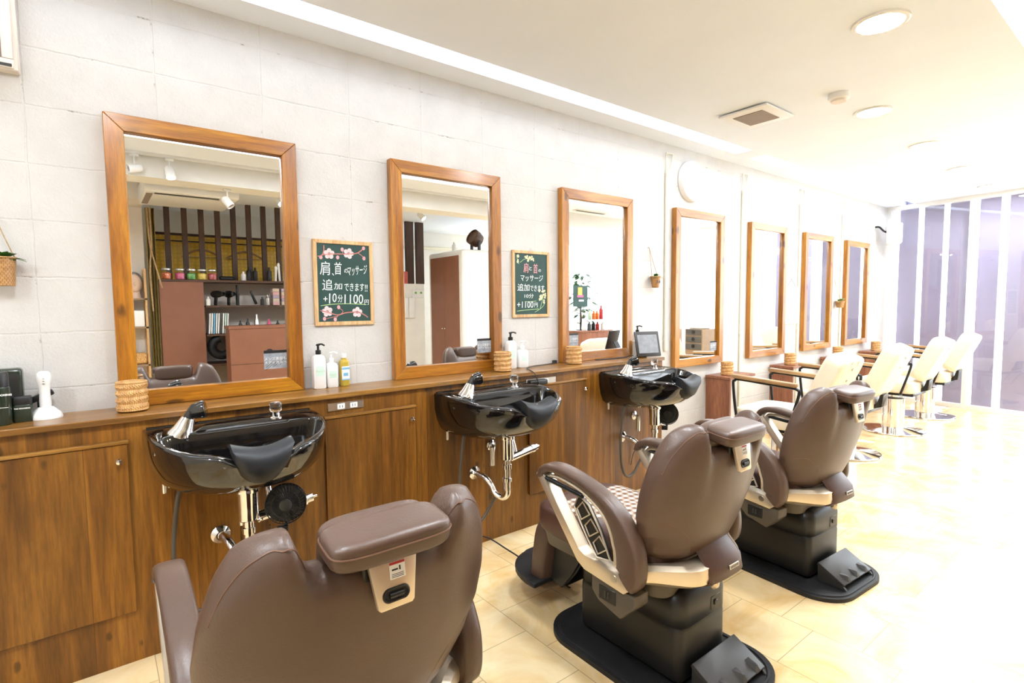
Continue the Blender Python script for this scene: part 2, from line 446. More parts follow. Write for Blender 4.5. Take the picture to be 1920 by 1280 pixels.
# ------------------------------------------------------------------ mesh builder
class MB:
    def __init__(s):
        s.bm = bmesh.new()

    def _bev(s, vs, off, seg):
        es = list({e for v in vs for e in v.link_edges})
        bmesh.ops.bevel(s.bm, geom=es, offset=off, segments=seg, affect='EDGES', profile=0.5, clamp_overlap=True)

    def box(s, c, d, rot=None, bev=0.0, seg=2):
        M = Matrix.Translation(Vector(c))
        if rot is not None:
            M = M @ rot.to_4x4()
        M = M @ Matrix.Diagonal((d[0], d[1], d[2], 1))
        r = bmesh.ops.create_cube(s.bm, size=1, matrix=M)
        if bev:
            s._bev(r['verts'], bev, seg)
        return s

    def bx(s, x0, x1, y0, y1, z0, z1, bev=0.0, seg=2):
        return s.box(((x0 + x1) / 2, (y0 + y1) / 2, (z0 + z1) / 2), (abs(x1 - x0), abs(y1 - y0), abs(z1 - z0)), None, bev, seg)

    def loft(s, loops, cap=True, closed=True):
        L = [[s.bm.verts.new(p) for p in lp] for lp in loops]
        n = len(L[0])
        for a, b in zip(L[:-1], L[1:]):
            for i in range(n if closed else n - 1):
                j = (i + 1) % n
                try:
                    s.bm.faces.new((a[i], a[j], b[j], b[i]))
                except ValueError:
                    pass
        if cap:
            for lp in (L[0], L[-1]):
                try:
                    s.bm.faces.new(lp)
                except ValueError:
                    pass
        return s

    def cyl(s, p0, p1, r0, r1=None, n=20, cap=True):
        p0, p1 = Vector(p0), Vector(p1)
        r1 = r0 if r1 is None else r1
        q = (p1 - p0).normalized().to_track_quat('Z', 'Y')
        lp = []
        for p, r in ((p0, r0), (p1, r1)):
            lp.append([p + q @ Vector((r * math.cos(2 * PI * i / n), r * math.sin(2 * PI * i / n), 0)) for i in range(n)])
        return s.loft(lp, cap)

    def lathe(s, prof, c=(0, 0, 0), n=28, axis=(0, 0, 1), cap=True):
        c = Vector(c)
        q = Vector(axis).to_track_quat('Z', 'Y')
        lp = [[c + q @ Vector((max(r, 1e-4) * math.cos(2 * PI * i / n), max(r, 1e-4) * math.sin(2 * PI * i / n), z)) for i in range(n)] for r, z in prof]
        return s.loft(lp, cap)

    def sph(s, c, r, seg=16, rings=10, rot=None):
        if not isinstance(r, (tuple, list)):
            r = (r, r, r)
        M = Matrix.Translation(Vector(c))
        if rot is not None:
            M = M @ rot.to_4x4()
        M = M @ Matrix.Diagonal((*r, 1))
        bmesh.ops.create_uvsphere(s.bm, u_segments=seg, v_segments=rings, radius=1, matrix=M)
        return s

    def sell(s, c, r, e=0.5, seg=28, rings=18, rot=None):
        """superellipsoid cushion; smaller e is boxier"""
        rt_ = rot if rot is not None else Matrix.Identity(3)
        f = lambda a: math.copysign(abs(a) ** e, a)
        lp = []
        for i in range(1, rings):
            t = -PI / 2 + PI * i / rings
            lp.append([Vector(c) + rt_ @ Vector((r[0] * f(math.cos(t)) * f(math.cos(2 * PI * k / seg)), r[1] * f(math.cos(t)) * f(math.sin(2 * PI * k / seg)), r[2] * f(math.sin(t)))) for k in range(seg)])
        return s.loft(lp, True)

    def tube(s, pts, r, n=10, sub=0, closed=False):
        pts = [Vector(p) for p in pts]
        if sub:
            pts = spline(pts, sub, closed)
        m_ = len(pts)
        rr = r if callable(r) else (lambda t: r)
        nrm = None
        lp = []
        for i, p in enumerate(pts):
            if closed:
                t = (pts[(i + 1) % m_] - pts[i - 1]).normalized()
            else:
                t = (pts[min(i + 1, m_ - 1)] - pts[max(i - 1, 0)]).normalized()
            if nrm is None:
                nrm = t.orthogonal().normalized()
            else:
                nrm = (nrm - t * nrm.dot(t))
                nrm = nrm.normalized() if nrm.length > 1e-6 else t.orthogonal().normalized()
            b = t.cross(nrm)
            R = rr(i / max(1, m_ - 1))
            lp.append([p + R * (math.cos(2 * PI * k / n) * nrm + math.sin(2 * PI * k / n) * b) for k in range(n)])
        if closed:
            lp.append(lp[0])
            return s.loft(lp, False)
        return s.loft(lp, True)

    def prism(s, poly, o, ux, uy, depth, bev=0.0, seg=2):
        """polygon in the plane (o; ux, uy) extruded by vector depth"""
        o, ux, uy, depth = Vector(o), Vector(ux), Vector(uy), Vector(depth)
        a = [s.bm.verts.new(o + ux * p[0] + uy * p[1]) for p in poly]
        b = [s.bm.verts.new(o + ux * p[0] + uy * p[1] + depth) for p in poly]
        n = len(poly)
        s.bm.faces.new(a)
        s.bm.faces.new(b)
        for i in range(n):
            s.bm.faces.new((a[i], a[(i + 1) % n], b[(i + 1) % n], b[i]))
        if bev:
            s._bev(a + b, bev, seg)
        return s

    def sweep(s, path, prof):
        """path: [(point, normal_in_plane)]; prof(t) -> [(side, out)] with side along x"""
        lp = []
        m_ = len(path)
        for i, (p, nn) in enumerate(path):
            lp.append([Vector((p[0] + a, p[1] + nn[0] * b, p[2] + nn[1] * b)) for a, b in prof(i / (m_ - 1))])
        return s.loft(lp, True)

    def press(s, y, k):
        for v in s.bm.verts:
            v.co.y = y + (v.co.y - y) * k
        return s

    def grid(s, fn, nu, nv):
        V = [[s.bm.verts.new(fn(i / nu, j / nv)) for i in range(nu + 1)] for j in range(nv + 1)]
        for j in range(nv):
            for i in range(nu):
                s.bm.faces.new((V[j][i], V[j][i + 1], V[j + 1][i + 1], V[j + 1][i]))
        return s

    def mesh(s, name, mat, smooth=True, ang=38):
        bmesh.ops.remove_doubles(s.bm, verts=s.bm.verts, dist=1e-6)
        bmesh.ops.recalc_face_normals(s.bm, faces=s.bm.faces)
        me = bpy.data.meshes.new(name)
        s.bm.to_mesh(me)
        s.bm.free()
        me.materials.append(mat)
        if smooth:
            me.polygons.foreach_set('use_smooth', [True] * len(me.polygons))
            me.set_sharp_from_angle(angle=R_(ang))
        return me

    def build(s, name, mat, parent=None, loc=None, rz=0.0, smooth=True, ang=38):
        o = bpy.data.objects.new(name, s.mesh(name, mat, smooth, ang))
        COL.objects.link(o)
        if parent is not None:
            o.parent = parent
        if loc is not None:
            o.location = loc
        if rz:
            o.rotation_euler = (0, 0, rz)
        return o


def spline(p, sub, closed=False):
    out = []
    n = len(p)
    rng = range(n if closed else n - 1)
    for i in rng:
        if closed:
            a, b, c, d = p[i - 1], p[i], p[(i + 1) % n], p[(i + 2) % n]
        else:
            a, b, c, d = p[max(i - 1, 0)], p[i], p[i + 1], p[min(i + 2, n - 1)]
        for k in range(sub):
            t = k / sub
            out.append(0.5 * ((2 * b) + (c - a) * t + (2 * a - 5 * b + 4 * c - d) * t * t + (3 * b - a - 3 * c + d) * t ** 3))
    if not closed:
        out.append(p[-1])
    return out


def thing(name, label, cat, loc=(0, 0, 0), rz=0.0, group=None):
    o = bpy.data.objects.new(name, None)
    o.empty_display_size = 0.1
    COL.objects.link(o)
    o.location = loc
    o.rotation_euler = (0, 0, rz)
    o['label'] = label
    o['category'] = cat
    if group:
        o['group'] = group
    return o


def tag(o, label, cat, group=None, kind=None):
    o['label'] = label
    o['category'] = cat
    if group:
        o['group'] = group
    if kind:
        o['kind'] = kind
    return o


def struct(o):
    o['kind'] = 'structure'
    return o


def dup(root, loc=None, rz=None, label=None, group=None):
    def cp(o, par):
        c = o.copy()
        COL.objects.link(c)
        if par is not None:
            c.parent = par
        for ch in [x for x in o.children]:
            cp(ch, c)
        return c
    c = cp(root, None)
    if loc is not None:
        c.location = loc
    if rz is not None:
        c.rotation_euler = (0, 0, rz)
    if label:
        c['label'] = label
    if group:
        c['group'] = group
    return c


def text_obj(name, s, size, mat, parent, M, extrude=0.0004, align='CENTER', sx=1.0, shear=0.0, bold=0.0):
    cu = bpy.data.curves.new(name, 'FONT')
    cu.body = s
    cu.size = size
    cu.align_x = align
    cu.align_y = 'CENTER'
    cu.extrude = extrude
    cu.offset = bold
    cu.shear = shear
    cu.resolution_u = 3
    o = bpy.data.objects.new(name, cu)
    COL.objects.link(o)
    bpy.context.view_layer.update()
    dg = bpy.context.evaluated_depsgraph_get()
    me = bpy.data.meshes.new_from_object(o.evaluated_get(dg))
    bpy.data.objects.remove(o)
    bpy.data.curves.remove(cu)
    me.name = name
    me.transform(M @ Matrix.Diagonal((sx, 1, 1, 1)))
    me.materials.clear()
    me.materials.append(mat)
    o = bpy.data.objects.new(name, me)
    COL.objects.link(o)
    o.parent = parent
    return o


def wall_m(x, y, z, rot=0.0):
    """text in a plane facing -y (room side of the mirror wall)"""
    return Matrix.Translation((x, y, z)) @ Matrix.Rotation(R_(90), 4, 'X') @ Matrix.Rotation(rot, 4, 'Z')


# ------------------------------------------------------------------ room shell
YW = 2.645          # mirror wall
ZC = 2.59           # ceiling
XB, YR = -1.6, -3.0  # wall behind, wall on the right


def fx(y):
    return 8.5 + 0.16 * (y - 2.2)


def slab(name, pts, z0, z1, mat):
    b = MB()
    b.prism(pts, (0, 0, z0), (1, 0, 0), (0, 1, 0), (0, 0, z1 - z0))
    return struct(b.build(name, mat, smooth=False))


EXT = 0.3
slab('floor', [(XB, YR), (fx(YR) + EXT, YR), (fx(YW) + EXT, YW), (XB, YW)], -0.1, 0.0, M_FLOOR)
# ceiling in strips that leave the light slots open
ceil_ys = [(YW + 0.1, 2.475), (2.335, 0.595), (0.365, YR - 0.1)]
b = MB()
for ya, yb in ceil_ys:
    b.prism([(XB - .1, yb), (fx(yb) + 0.138, yb), (fx(ya) + 0.138, ya), (XB - .1, ya)], (0, 0, ZC), (1, 0, 0), (0, 1, 0), (0, 0, 0.2))  # overrun past the glass is an added soffit keeping sky light off the boards
b.bx(4.36, 4.60, 2.33, 2.48, ZC, ZC + 0.2)      # bridge between the two slots on the mirror side
b.bx(XB - .1, 8.7, 2.30, 2.50, ZC + 0.1, ZC + 0.2)
b.bx(XB - .1, 8.7, 0.33, 0.63, ZC + 0.1, ZC + 0.2)
struct(b.build('ceiling', M_CEIL, smooth=False))
b = MB().bx(XB - .1, fx(YW) + 0.2, YW, YW + 0.12, 0, ZC + .2)
struct(b.build('wall_left', M_WALL, smooth=False))
b = MB().bx(XB - .12, XB, YR, YW, 0, ZC + .2)
struct(b.build('wall_back', M_PLASTER, smooth=False))
b = MB().bx(XB - .12, 5.2, YR - .12, YR, 0, ZC + .2).bx(5.2, 8.0, YR - .12, YR, 0, 0.8).bx(5.2, 8.0, YR - .12, YR, 2.3, ZC + .2).bx(7.6, 8.0, YR - .12, YR, 0.8, 2.3)
struct(b.build('wall_right', M_PLASTER, smooth=False))

# window in the right wall (only seen by reflection)
wr = MB().bx(5.2, 7.6, YR - .06, YR - .05, 0.8, 2.3).build('pane', M_PANE, smooth=False)
b = MB()
for x in (5.2, 6.4, 7.56):
    b.bx(x, x + .04, YR - .09, YR - .02, 0.8, 2.3)
for z in (0.8, 2.26):
    b.bx(5.2, 7.6, YR - .09, YR - .02, z, z + .04)
w2 = struct(b.build('window_2', M_WHITEP, smooth=False))
wr.parent = w2

# glazed shop front, slightly skewed to the room
fdir = Vector((0.16, 1, 0)).normalized()
fnor = Vector((1, -0.16, 0)).normalized()


def fpt(y, off=0.0, z=0.0):
    return Vector((fx(y), y, z)) + fnor * off


def fbox(b, y0, y1, o0, o1, z0, z1):
    b.loft([[fpt(y0, o0, z), fpt(y1, o0, z), fpt(y1, o1, z), fpt(y0, o1, z)] for z in (z0, z1)], True)
    return b


b = MB()
fbox(b, YR, YW, -0.03, 0.05, 0.0, 0.05)
fbox(b, YR, YW, -0.03, 0.05, ZC - 0.05, ZC)
for y in (2.60, 1.70, 0.66, -0.35, -1.4, -2.4):
    fbox(b, y, y + 0.045, -0.025, 0.04, 0.05, ZC - 0.05)
win1 = struct(b.build('window_1', M_WHITEP, smooth=False))
b = MB()
fbox(b, YR, YW, 0.0, 0.008, 0.05, ZC - 0.05)
b.build('pane', M_PANE, win1, smooth=False)
fb = None
spots = [('first', 2.303, 2.515), ('second', 2.03, 2.238), ('third', 1.767, 1.967), ('fourth', 1.478, 1.672), ('fifth', 1.15, 1.40)]
for i, (nm, y0, y1) in enumerate(spots):
    b = MB()
    fbox(b, y0 * 1.0193, y1 * 1.0193, 0.14, 0.17, -0.10, ZC + 0.1)
    o = b.build('facade_board', M_FACBOARD, smooth=False)
    tag(o, nm + ' dark vertical board outside the shop window, counted from the mirror wall', 'board', 'vertical boards outside the glass')
b = MB().bx(7.6, 11.6, -4.2, 4.0, -0.14, -0.10)
o = struct(b.build('ground', M_PLASTER, smooth=False))

# baseboard-like rail of the mirror wall beyond the counter
b = MB().bx(3.32, fx(YW) - 0.05, YW - 0.012, YW, 0, 0.07)
struct(b.build('baseboard_left', M_WARMW, smooth=False))

# cove light strips inside the slots
CV = [(XB, 4.355, 2.335, 2.475, 'long warm light strip in the ceiling slot above the brown chairs'),
      (4.605, fx(2.4) - 0.05, 2.335, 2.475, 'light strip in the ceiling slot above the cream chairs by the window'),
      (XB, fx(0.5) - 0.05, 0.365, 0.595, 'light strip in the ceiling slot at the upper right')]
for x0, x1, y0, y1, lab in CV:
    b = MB().bx(x0, x1, y0 + .004, y1 - .004, ZC + 0.08, ZC + 0.09)
    tag(b.build('ceiling_light_strip', M_COVE, smooth=False), lab, 'light', 'light strips in ceiling slots')


def downlight(x, y, lab):
    t = thing('downlight', lab, 'ceiling light', (x, y, ZC), 0, 'round downlights')
    MB().lathe([(0.112, 0.0), (0.112, -0.008), (0.104, -0.012), (0.092, -0.010), (0.092, -0.004), (0.092, 0.0)], n=40).build('ring', M_WHITEP, t)
    MB().lathe([(0.0, -0.005), (0.0915, -0.005), (0.0915, -0.003), (0.0, -0.003)], n=40).build('diffuser', M_DOWN, t, smooth=False)
    return t


d0 = downlight(2.862, 0.942, 'largest round downlight, near the upper right light slot')
for (x, y, lab) in [(4.144, 1.387, 'round downlight just beyond the smoke detector'), (5.361, 1.413, 'third round downlight towards the window'),
                    (6.602, 1.447, 'fourth round downlight towards the window'), (7.856, 1.468, 'round downlight closest to the shop window')]:
    dup(d0, (x, y, ZC), None, lab)
for (x, y, lab) in [(1.45, 0.93, 'added out-of-view round downlight over the middle brown chair'), (0.05, 0.93, 'added out-of-view round downlight over the nearest brown chair'), (-1.2, 0.93, 'added out-of-view round downlight at the back end of the room')]:  # unseen lamps added to brighten the near floor and chairs
    dup(d0, (x, y, ZC), None, lab)

# ceiling vent and smoke detector
t = thing('ceiling_vent', 'square white ceiling vent with a beige grille', 'vent', (3.57, 1.885, ZC))
q = [(-0.178, -0.178), (0.178, -0.178), (0.178, 0.178), (-0.178, 0.178)]
MB().bx(-.185, .185, -.165, .165, -0.022, -0.008, 0.004).build('panel', M_WHITEP, t)
MB().bx(-.16, .16, -.14, .14, -0.008, 0.0).build('collar', M_BLACKP, t)
b = MB().bx(-.115, .115, -.10, .10, -0.026, -0.021)
b.build('grille', M_GREYPANEL, t)
t = thing('smoke_detector', 'small round white smoke detector on the ceiling', 'smoke detector', (3.63, 1.402, ZC))
MB().lathe([(0.058, 0.0), (0.058, -0.03), (0.05, -0.036), (0.0, -0.036)], n=28).build('base', M_WHITEP, t)
MB().lathe([(0.044, -0.036), (0.040, -0.048), (0.0, -0.05)], n=28).build('cover', M_WARMW, t)

# ------------------------------------------------------------------ counter and cabinets
YF = 2.415     # cabinet face
ZT = 0.94      # worktop height
b = MB().bx(XB + .01, 3.295, 2.393, YW - 0.002, ZT - 0.024, ZT, 0.003, 1)
tag(b.build('worktop', M_TOP), 'long brown wooden worktop running under the first three mirrors', 'worktop')


def cabinet(x0, x1, door, lab, knob=None, extra=None):
    t = thing('base_cabinet', lab, 'cabinet', ((x0 + x1) / 2, YF, 0), 0, 'wood veneer cabinets under the worktop')
    ox = (x0 + x1) / 2
    MB().bx(x0 - ox, x1 - ox - 0.001, 0.0, YW - YF - 0.004, 0.0, ZT - 0.0245).build('body', M_CAB, t, smooth=False)
    dx0, dx1, z0, z1 = door
    dd = MB().bx(dx0 - ox, dx1 - ox, -0.016, -0.0005, z0, z1, 0.002, 1).build('door', M_CAB, t)
    MB().bx(dx0 - ox - .004, dx1 - ox + .004, -0.022, -0.0005, z1 + 0.001, z1 + 0.014, 0.003, 2).build('door_molding', M_TOP, t)
    if knob:
        MB().lathe([(0.004, 0.0), (0.004, 0.010), (0.0105, 0.014), (0.012, 0.02), (0.009, 0.026), (0.0, 0.0275)], (knob[0] - ox, -0.0155, knob[1]), 20, (0, -1, 0)).build('knob', M_CHROME, dd)
    return t


cabinet(XB + .01, 0.44, (-0.75, 0.075, 0.20, 0.838), 'wood veneer cabinet at the left end, left of the first sink', (0.047, 0.779))
cabinet(0.44, 1.69, (0.80, 1.253, 0.20, 0.824), 'wood veneer cabinet between the first and second sinks', (1.228, 0.771))
cabinet(1.69, 3.295, (2.00, 2.478, 0.20, 0.846), 'wood veneer cabinet between the second and third sinks', (2.454, 0.795))


def outlet(x0, x1, lab, plug=False):
    t = thing('power_outlet', lab, 'power outlet', ((x0 + x1) / 2, YF, 0.875), 0, 'outlet plates on the cabinet fronts')
    h = (x1 - x0) / 2
    MB().bx(-h, h, -0.006, 0, -0.0175, 0.0175, 0.001, 1).build('plate', M_STEEL, t)
    for s in (-0.025, 0.035):
        o = MB().bx(s - .018, s + .018, -0.009, -0.006, -0.0125, 0.0125, 0.001, 1).build('socket', M_WHITEP, t)
        b = MB()
        for k in (-0.006, 0.006):
            b.bx(s + k - .0012, s + k + .0012, -0.0095, -0.0088, -0.006, 0.006)
        b.build('slot', M_INK, o, smooth=False)
    b = MB()
    for s in (-h + .008, h - .008):
        b.lathe([(0.003, 0), (0.003, .002), (0.0, .0022)], (s, -0.006, 0), 10, (0, -1, 0))
    b.build('screw', M_STEEL, t)
    return t


outlet(0.819, 0.988, 'steel outlet plate with two white sockets right of the first sink')
outlet(1.99, 2.222, 'steel outlet plate with a black adapter plugged in, right of the second sink')
o = MB().bx(1.985, 2.12, YF - 0.05, YF - 0.0095, 0.858, 0.89, 0.008, 3).build('power_adapter', M_BLACKP)
tag(o, 'black power adapter plugged into the outlet plate behind the second sink', 'adapter')
o = MB().tube([(2.05, 2.362, 0.874), (2.03, 2.355, 0.885), (2.02, 2.37, 0.93), (2.03, 2.43, 0.9455), (2.12, 2.55, 0.9445), (2.35, 2.60, 0.9445), (2.42, 2.62, 0.9445)], 0.003, 8, 8).build('adapter_cable', M_BLACKP)
tag(o, 'thin black cable running from the adapter along the worktop', 'cable')
o = MB().bx(2.40, 2.425, 2.615, 2.640, 0.9405, 0.962, 0.003, 2).build('cable_clip', M_GREYP)
tag(o, 'tiny grey cable clip on the worktop left of the third mirror', 'clip')


# ------------------------------------------------------------------ mirrors
def mirror(x0, x1, z0, z1, lab, grp, sticker=1):
    W, H = x1 - x0, z1 - z0
    t = thing('wall_mirror', lab, 'mirror', ((x0 + x1) / 2, YW - 0.002, z0), 0, grp)
    h, s, d = W / 2, 0.064, 0.043
    for sg in (-1, 1):
        MB().prism([(sg * h, 0), (sg * (h - s), s), (sg * (h - s), H - s), (sg * h, H)], (0, -d, 0), (1, 0, 0), (0, 0, 1), (0, d, 0), 0.002, 1).build('frame_stile', M_FRZ, t)
    for z, k in ((0, 1), (H, -1)):
        MB().prism([(-h, z), (h, z), (h - s, z + k * s), (-h + s, z + k * s)], (0, -d, 0), (1, 0, 0), (0, 0, 1), (0, d, 0), 0.002, 1).build('frame_rail', M_FRX, t)
    MB().bx(-h + s * .6, h - s * .6, -0.019, -0.014, s * .6, H - s * .6).build('glass', M_MIRROR, t, smooth=False)
    if sticker:
        sx = sticker * (h - s - 0.055)
        st = MB().bx(sx - .05, sx + .05, -0.0205, -0.0192, s + 0.045, s + 0.13).build('sticker', M_STICK, t, smooth=False)
        MB().bx(sx - .05, sx + .05, -0.0212, -0.0206, s + 0.117, s + 0.13).build('sticker_band', M_INK, st, smooth=False)
        b = MB()
        for zz in (0.052, 0.062):
            for k in range(3):
                b.box((sx - .03 + k * .03, -0.0208, s + zz + 0.01 * k), (0.035, 0.0004, 0.0015), Matrix.Rotation(R_(-40), 3, 'Y'))
        b.build('sticker_pattern', M_GREYP, st, smooth=False)
        text_obj('lettering', 'メンズ美容も\nメディカルへ', 0.0165, M_PAPER, st, wall_m(sx, -0.0212, s + 0.082), 0.0002)
    return t


G1, G2 = 'wood framed mirrors standing on the worktop', 'wood framed mirrors hung on the wall by the cream chairs'
mirror(0.065, 0.775, ZT + .0005, 2.085, 'first wood framed mirror from the left, above the first sink', G1)
mirror(1.246, 1.957, ZT + .0005, 2.095, 'second wood framed mirror from the left, between the two green chalkboards', G1)
mirror(2.460, 3.180, ZT + .0005, 2.100, 'third wood framed mirror from the left, next to the tablet', G1, -1)
mirror(3.714, 4.43, 0.803, 2.098, 'fourth mirror from the left, right below the wall clock', G2)
mirror(4.892, 5.60, 0.803, 2.087, 'fifth mirror from the left, behind the nearest cream chair', G2, 0)
mirror(6.023, 6.73, 0.803, 2.076, 'sixth mirror from the left, just right of the pale chalkboard', G2, 0)
mirror(7.126, 7.83, 0.803, 2.064, 'seventh mirror, the last one before the shop window', G2, 0)


# ------------------------------------------------------------------ black shampoo sinks
def sink_parts(t, lever=True):
    n = 40
    Wd, Dp = 0.312, 0.49

    def outer(wd, dp, z, ex=2.5):
        lp = []
        for i in range(n + 1):
            a = PI * i / n
            c_, s_ = math.cos(a), math.sin(a)
            lp.append(Vector((wd * math.copysign(abs(c_) ** (2 / ex), c_), -dp * abs(s_) ** (2 / ex), z)))
        for i in range(1, n):
            lp.append(Vector((-wd + 2 * wd * i / n, 0, z)))
        return lp

    def inner(wx, yc, rf, rb, z):
        lp = []
        for i in range(2 * n):
            a = PI * i / n
            c_, s_ = math.cos(a), math.sin(a)
            ex = 2.0 if s_ >= 0 else 3.2
            rr = rf if s_ >= 0 else rb
            lp.append(Vector((wx * math.copysign(abs(c_) ** (2 / ex), c_), yc - rr * math.copysign(abs(s_) ** (2 / ex), s_), z)))
        return lp

    def rimz(lp, dz=0.0):
        out = []
        for p in lp:
            f = max(0.0, min(1.0, -p.y / 0.48))
            z = 0.022 - 0.040 * max(0, (f - 0.30) / 0.70) ** 1.2
            z -= 0.040 * math.exp(-(p.x / 0.11) ** 4) * max(0, (f - 0.75) / 0.25)
            out.append(Vector((p.x, p.y, z + dz)))
        return out
    loops = [outer(0.10, 0.20, -0.205, 2.0), outer(0.235, 0.31, -0.195, 2.2), outer(0.275, 0.385, -0.165, 2.3), outer(0.298, 0.44, -0.115), outer(0.309, 0.475, -0.06)]
    lo = outer(Wd, Dp, 0)
    loops.append(rimz(lo, -0.010))
    loops.append(rimz(outer(Wd - .002, Dp - .003, 0), -0.002))
    loops.append(rimz(outer(Wd - .010, Dp - .012, 0), 0.001))
    loops.append(rimz(inner(0.281, -0.20, 0.262, 0.036, 0), 0.0))
    loops.append(rimz(inner(0.274, -0.20, 0.254, 0.030, 0), -0.010))
    loops += [inner(0.256, -0.205, 0.225, 0.022, -0.06), inner(0.215, -0.215, 0.165, 0.02, -0.115), inner(0.13, -0.23, 0.09, 0.03, -0.145), inner(0.03, -0.255, 0.02, 0.02, -0.15)]
    MB().loft(loops, True).build('basin', M_CERAM, t, ang=60)
    # raised lip of the back deck
    MB().tube([(-0.30, -0.006, 0.022), (0.30, -0.006, 0.022)], 0.007, 8).build('back_lip', M_CERAM, t)
    # padded neck rest straddling the front rim
    b = MB()
    lp = []
    for i in range(15):
        f = -1 + 2 * i / 14
        x = 0.098 * f
        zt = 0.022 * abs(f) ** 1.8 - 0.012
        dep = 0.118 * math.sqrt(max(0.02, 1 - abs(f) ** 2.6))
        k = math.sqrt(max(0.03, 1 - abs(f) ** 4))
        cv = 0.5 * x * x
        lp.append([Vector((x, -0.405 - 0.02 * k + cv, zt - 0.03 * k)), Vector((x, -0.425 + cv, zt + 0.004)), Vector((x, -0.455 + cv, zt + 0.012)), Vector((x, -0.488 - .012 * k + cv, zt + 0.000)),
                       Vector((x, -0.494 - .020 * k + cv, zt - 0.35 * dep)), Vector((x, -0.480 - .012 * k + cv, zt - 0.78 * dep)), Vector((x, -0.455 + cv, zt - dep)), Vector((x, -0.447 + cv, zt - dep * .9)), Vector((x, -0.455 + cv, zt - 0.05 * k))])
    b.loft(lp, True).build('neck_cushion', M_PAD, t, ang=80)
    # shower holder and head on the left of the deck
    fz = 0.006
    MB().lathe([(0.047, 0.0), (0.046, 0.008), (0.034, 0.03), (0.024, 0.066), (0.022, 0.072), (0.0, 0.072)], (-0.205, -0.135, fz), 28, (0.38, -0.05, 0.9)).build('shower_holder', M_CHROME, t)
    h = MB().cyl((-0.178, -0.139, fz + 0.066), (-0.160, -0.142, fz + 0.095), 0.017, 0.018, 20).build('shower_neck', M_GREYP, t)
    MB().lathe([(0.0, 0.0), (0.022, 0.0), (0.028, 0.008), (0.030, 0.026), (0.033, 0.032), (0.033, 0.046), (0.028, 0.049), (0.0, 0.046)], (-0.168, -0.142, fz + 0.088), 26, (0.93, -0.28, 0.16)).build('shower_head', M_CERAM, t)
    # mixer knob
    k = MB().lathe([(0.023, 0.0), (0.023, 0.006), (0.017, 0.010), (0.017, 0.03), (0.0, 0.03)], (0.135, -0.105, 0.020), 24).build('mixer_knob', M_CHROME, t)
    b = MB()
    lp = []
    for r, z in ((0.019, 0.03), (0.0225, 0.036), (0.0225, 0.060), (0.018, 0.068), (0.0001, 0.068)):
        lp.append([Vector((0.135 + r * (1 + .05 * (i % 2)) * math.cos(2 * PI * i / 16), -0.105 + r * (1 + .05 * (i % 2)) * math.sin(2 * PI * i / 16), 0.020 + z)) for i in range(16)])
    b.loft(lp, True).build('crystal_cap', M_CRYSTAL, k)
    # drain and pipes
    px, py = -0.005, -0.215
    MB().lathe([(0.044, -0.207), (0.044, -0.222), (0.036, -0.226), (0.036, -0.330), (0.030, -0.336), (0.020, -0.338), (0.020, -0.36), (0.025, -0.362), (0.025, -0.385), (0.020, -0.388), (0.020, -0.43), (0.025, -0.432), (0.025, -0.452), (0.018, -0.455), (0.018, -0.50)], (px, py, 0), 24).build('drain_pipe', M_CHROME, t)
    MB().tube([(px, py, -0.47), (px, py, -0.52), (px - .01, py + .03, -0.545), (px - .03, py + .07, -0.53), (px - .035, py + .10, -0.49), (px - .05, py + .14, -0.455), (px - .065, py + .205, -0.445)], 0.017, 14, 6).build('drain_trap', M_CHROME, t)
    MB().lathe([(0.036, 0.0), (0.036, 0.006), (0.022, 0.018), (0.018, 0.024), (0.0, 0.024)], (px - .065, -0.0005, -0.445), 24, (0, -1, 0)).build('wall_flange', M_CHROME, t)
    # stop valve body running to the right under the bowl
    v = MB().cyl((0.035, -0.18, -0.345), (0.205, -0.155, -0.330), 0.022, 0.022, 20).build('mixing_valve', M_CHROME, t)
    MB().lathe([(0.0, 0), (0.025, 0), (0.025, 0.022), (0.019, 0.026), (0.019, 0.05), (0.006, 0.052), (0.006, 0.072), (0.0, 0.072)], (0.205, -0.155, -0.330), 18, (0.98, 0.14, 0.09)).build('valve_spindle', M_CHROME, v)
    MB().tube([(0.09, -0.17, -0.335), (0.09, -0.15, -0.28), (0.085, -0.12, -0.20)], 0.012, 12, 5).build('valve_pipe', M_CHROME, v)
    b = MB().tube([(0.04, -0.03, -0.31), (0.02, -0.06, -0.31), (0.0, -0.075, -0.335)], 0.012, 12, 4)
    b.lathe([(0.030, 0.0), (0.030, 0.006), (0.017, 0.014), (0.0, 0.02)], (0.045, -0.0005, -0.31), 20, (0, -1, 0))
    b.cyl((0.0, -0.075, -0.30), (0.0, -0.075, -0.40), 0.014, 0.014, 16)
    b.build('stop_valve', M_CHROME, t)
    # shower hose loop below the left side
    MB().tube([(-0.205, -0.13, -0.16), (-0.225, -0.13, -0.24), (-0.245, -0.13, -0.42), (-0.235, -0.13, -0.58), (-0.19, -0.13, -0.665), (-0.12, -0.13, -0.665), (-0.055, -0.13, -0.60), (-0.02, -0.14, -0.54)], 0.0085, 10, 8).build('shower_hose', M_TAUPE, t)
    MB().cyl((-0.255, -0.03, -0.18), (-0.255, -0.03, -0.225), 0.008, 0.008, 10).build('bracket_bolt', M_CHROME, t)


ZS = 0.858
s1 = thing('shampoo_sink', 'glossy black shampoo sink below the first mirror, in front of the nearest chair', 'sink', (0.435, YF - .001, ZS), 0, 'black shampoo sinks')
sink_parts(s1)
s2 = dup(s1, (1.682, YF - .001, ZS), None, 'glossy black shampoo sink below the second mirror')
s3 = dup(s1, (2.925, YF - .001, ZS), None, 'glossy black shampoo sink at the end of the counter, next to the tablet')


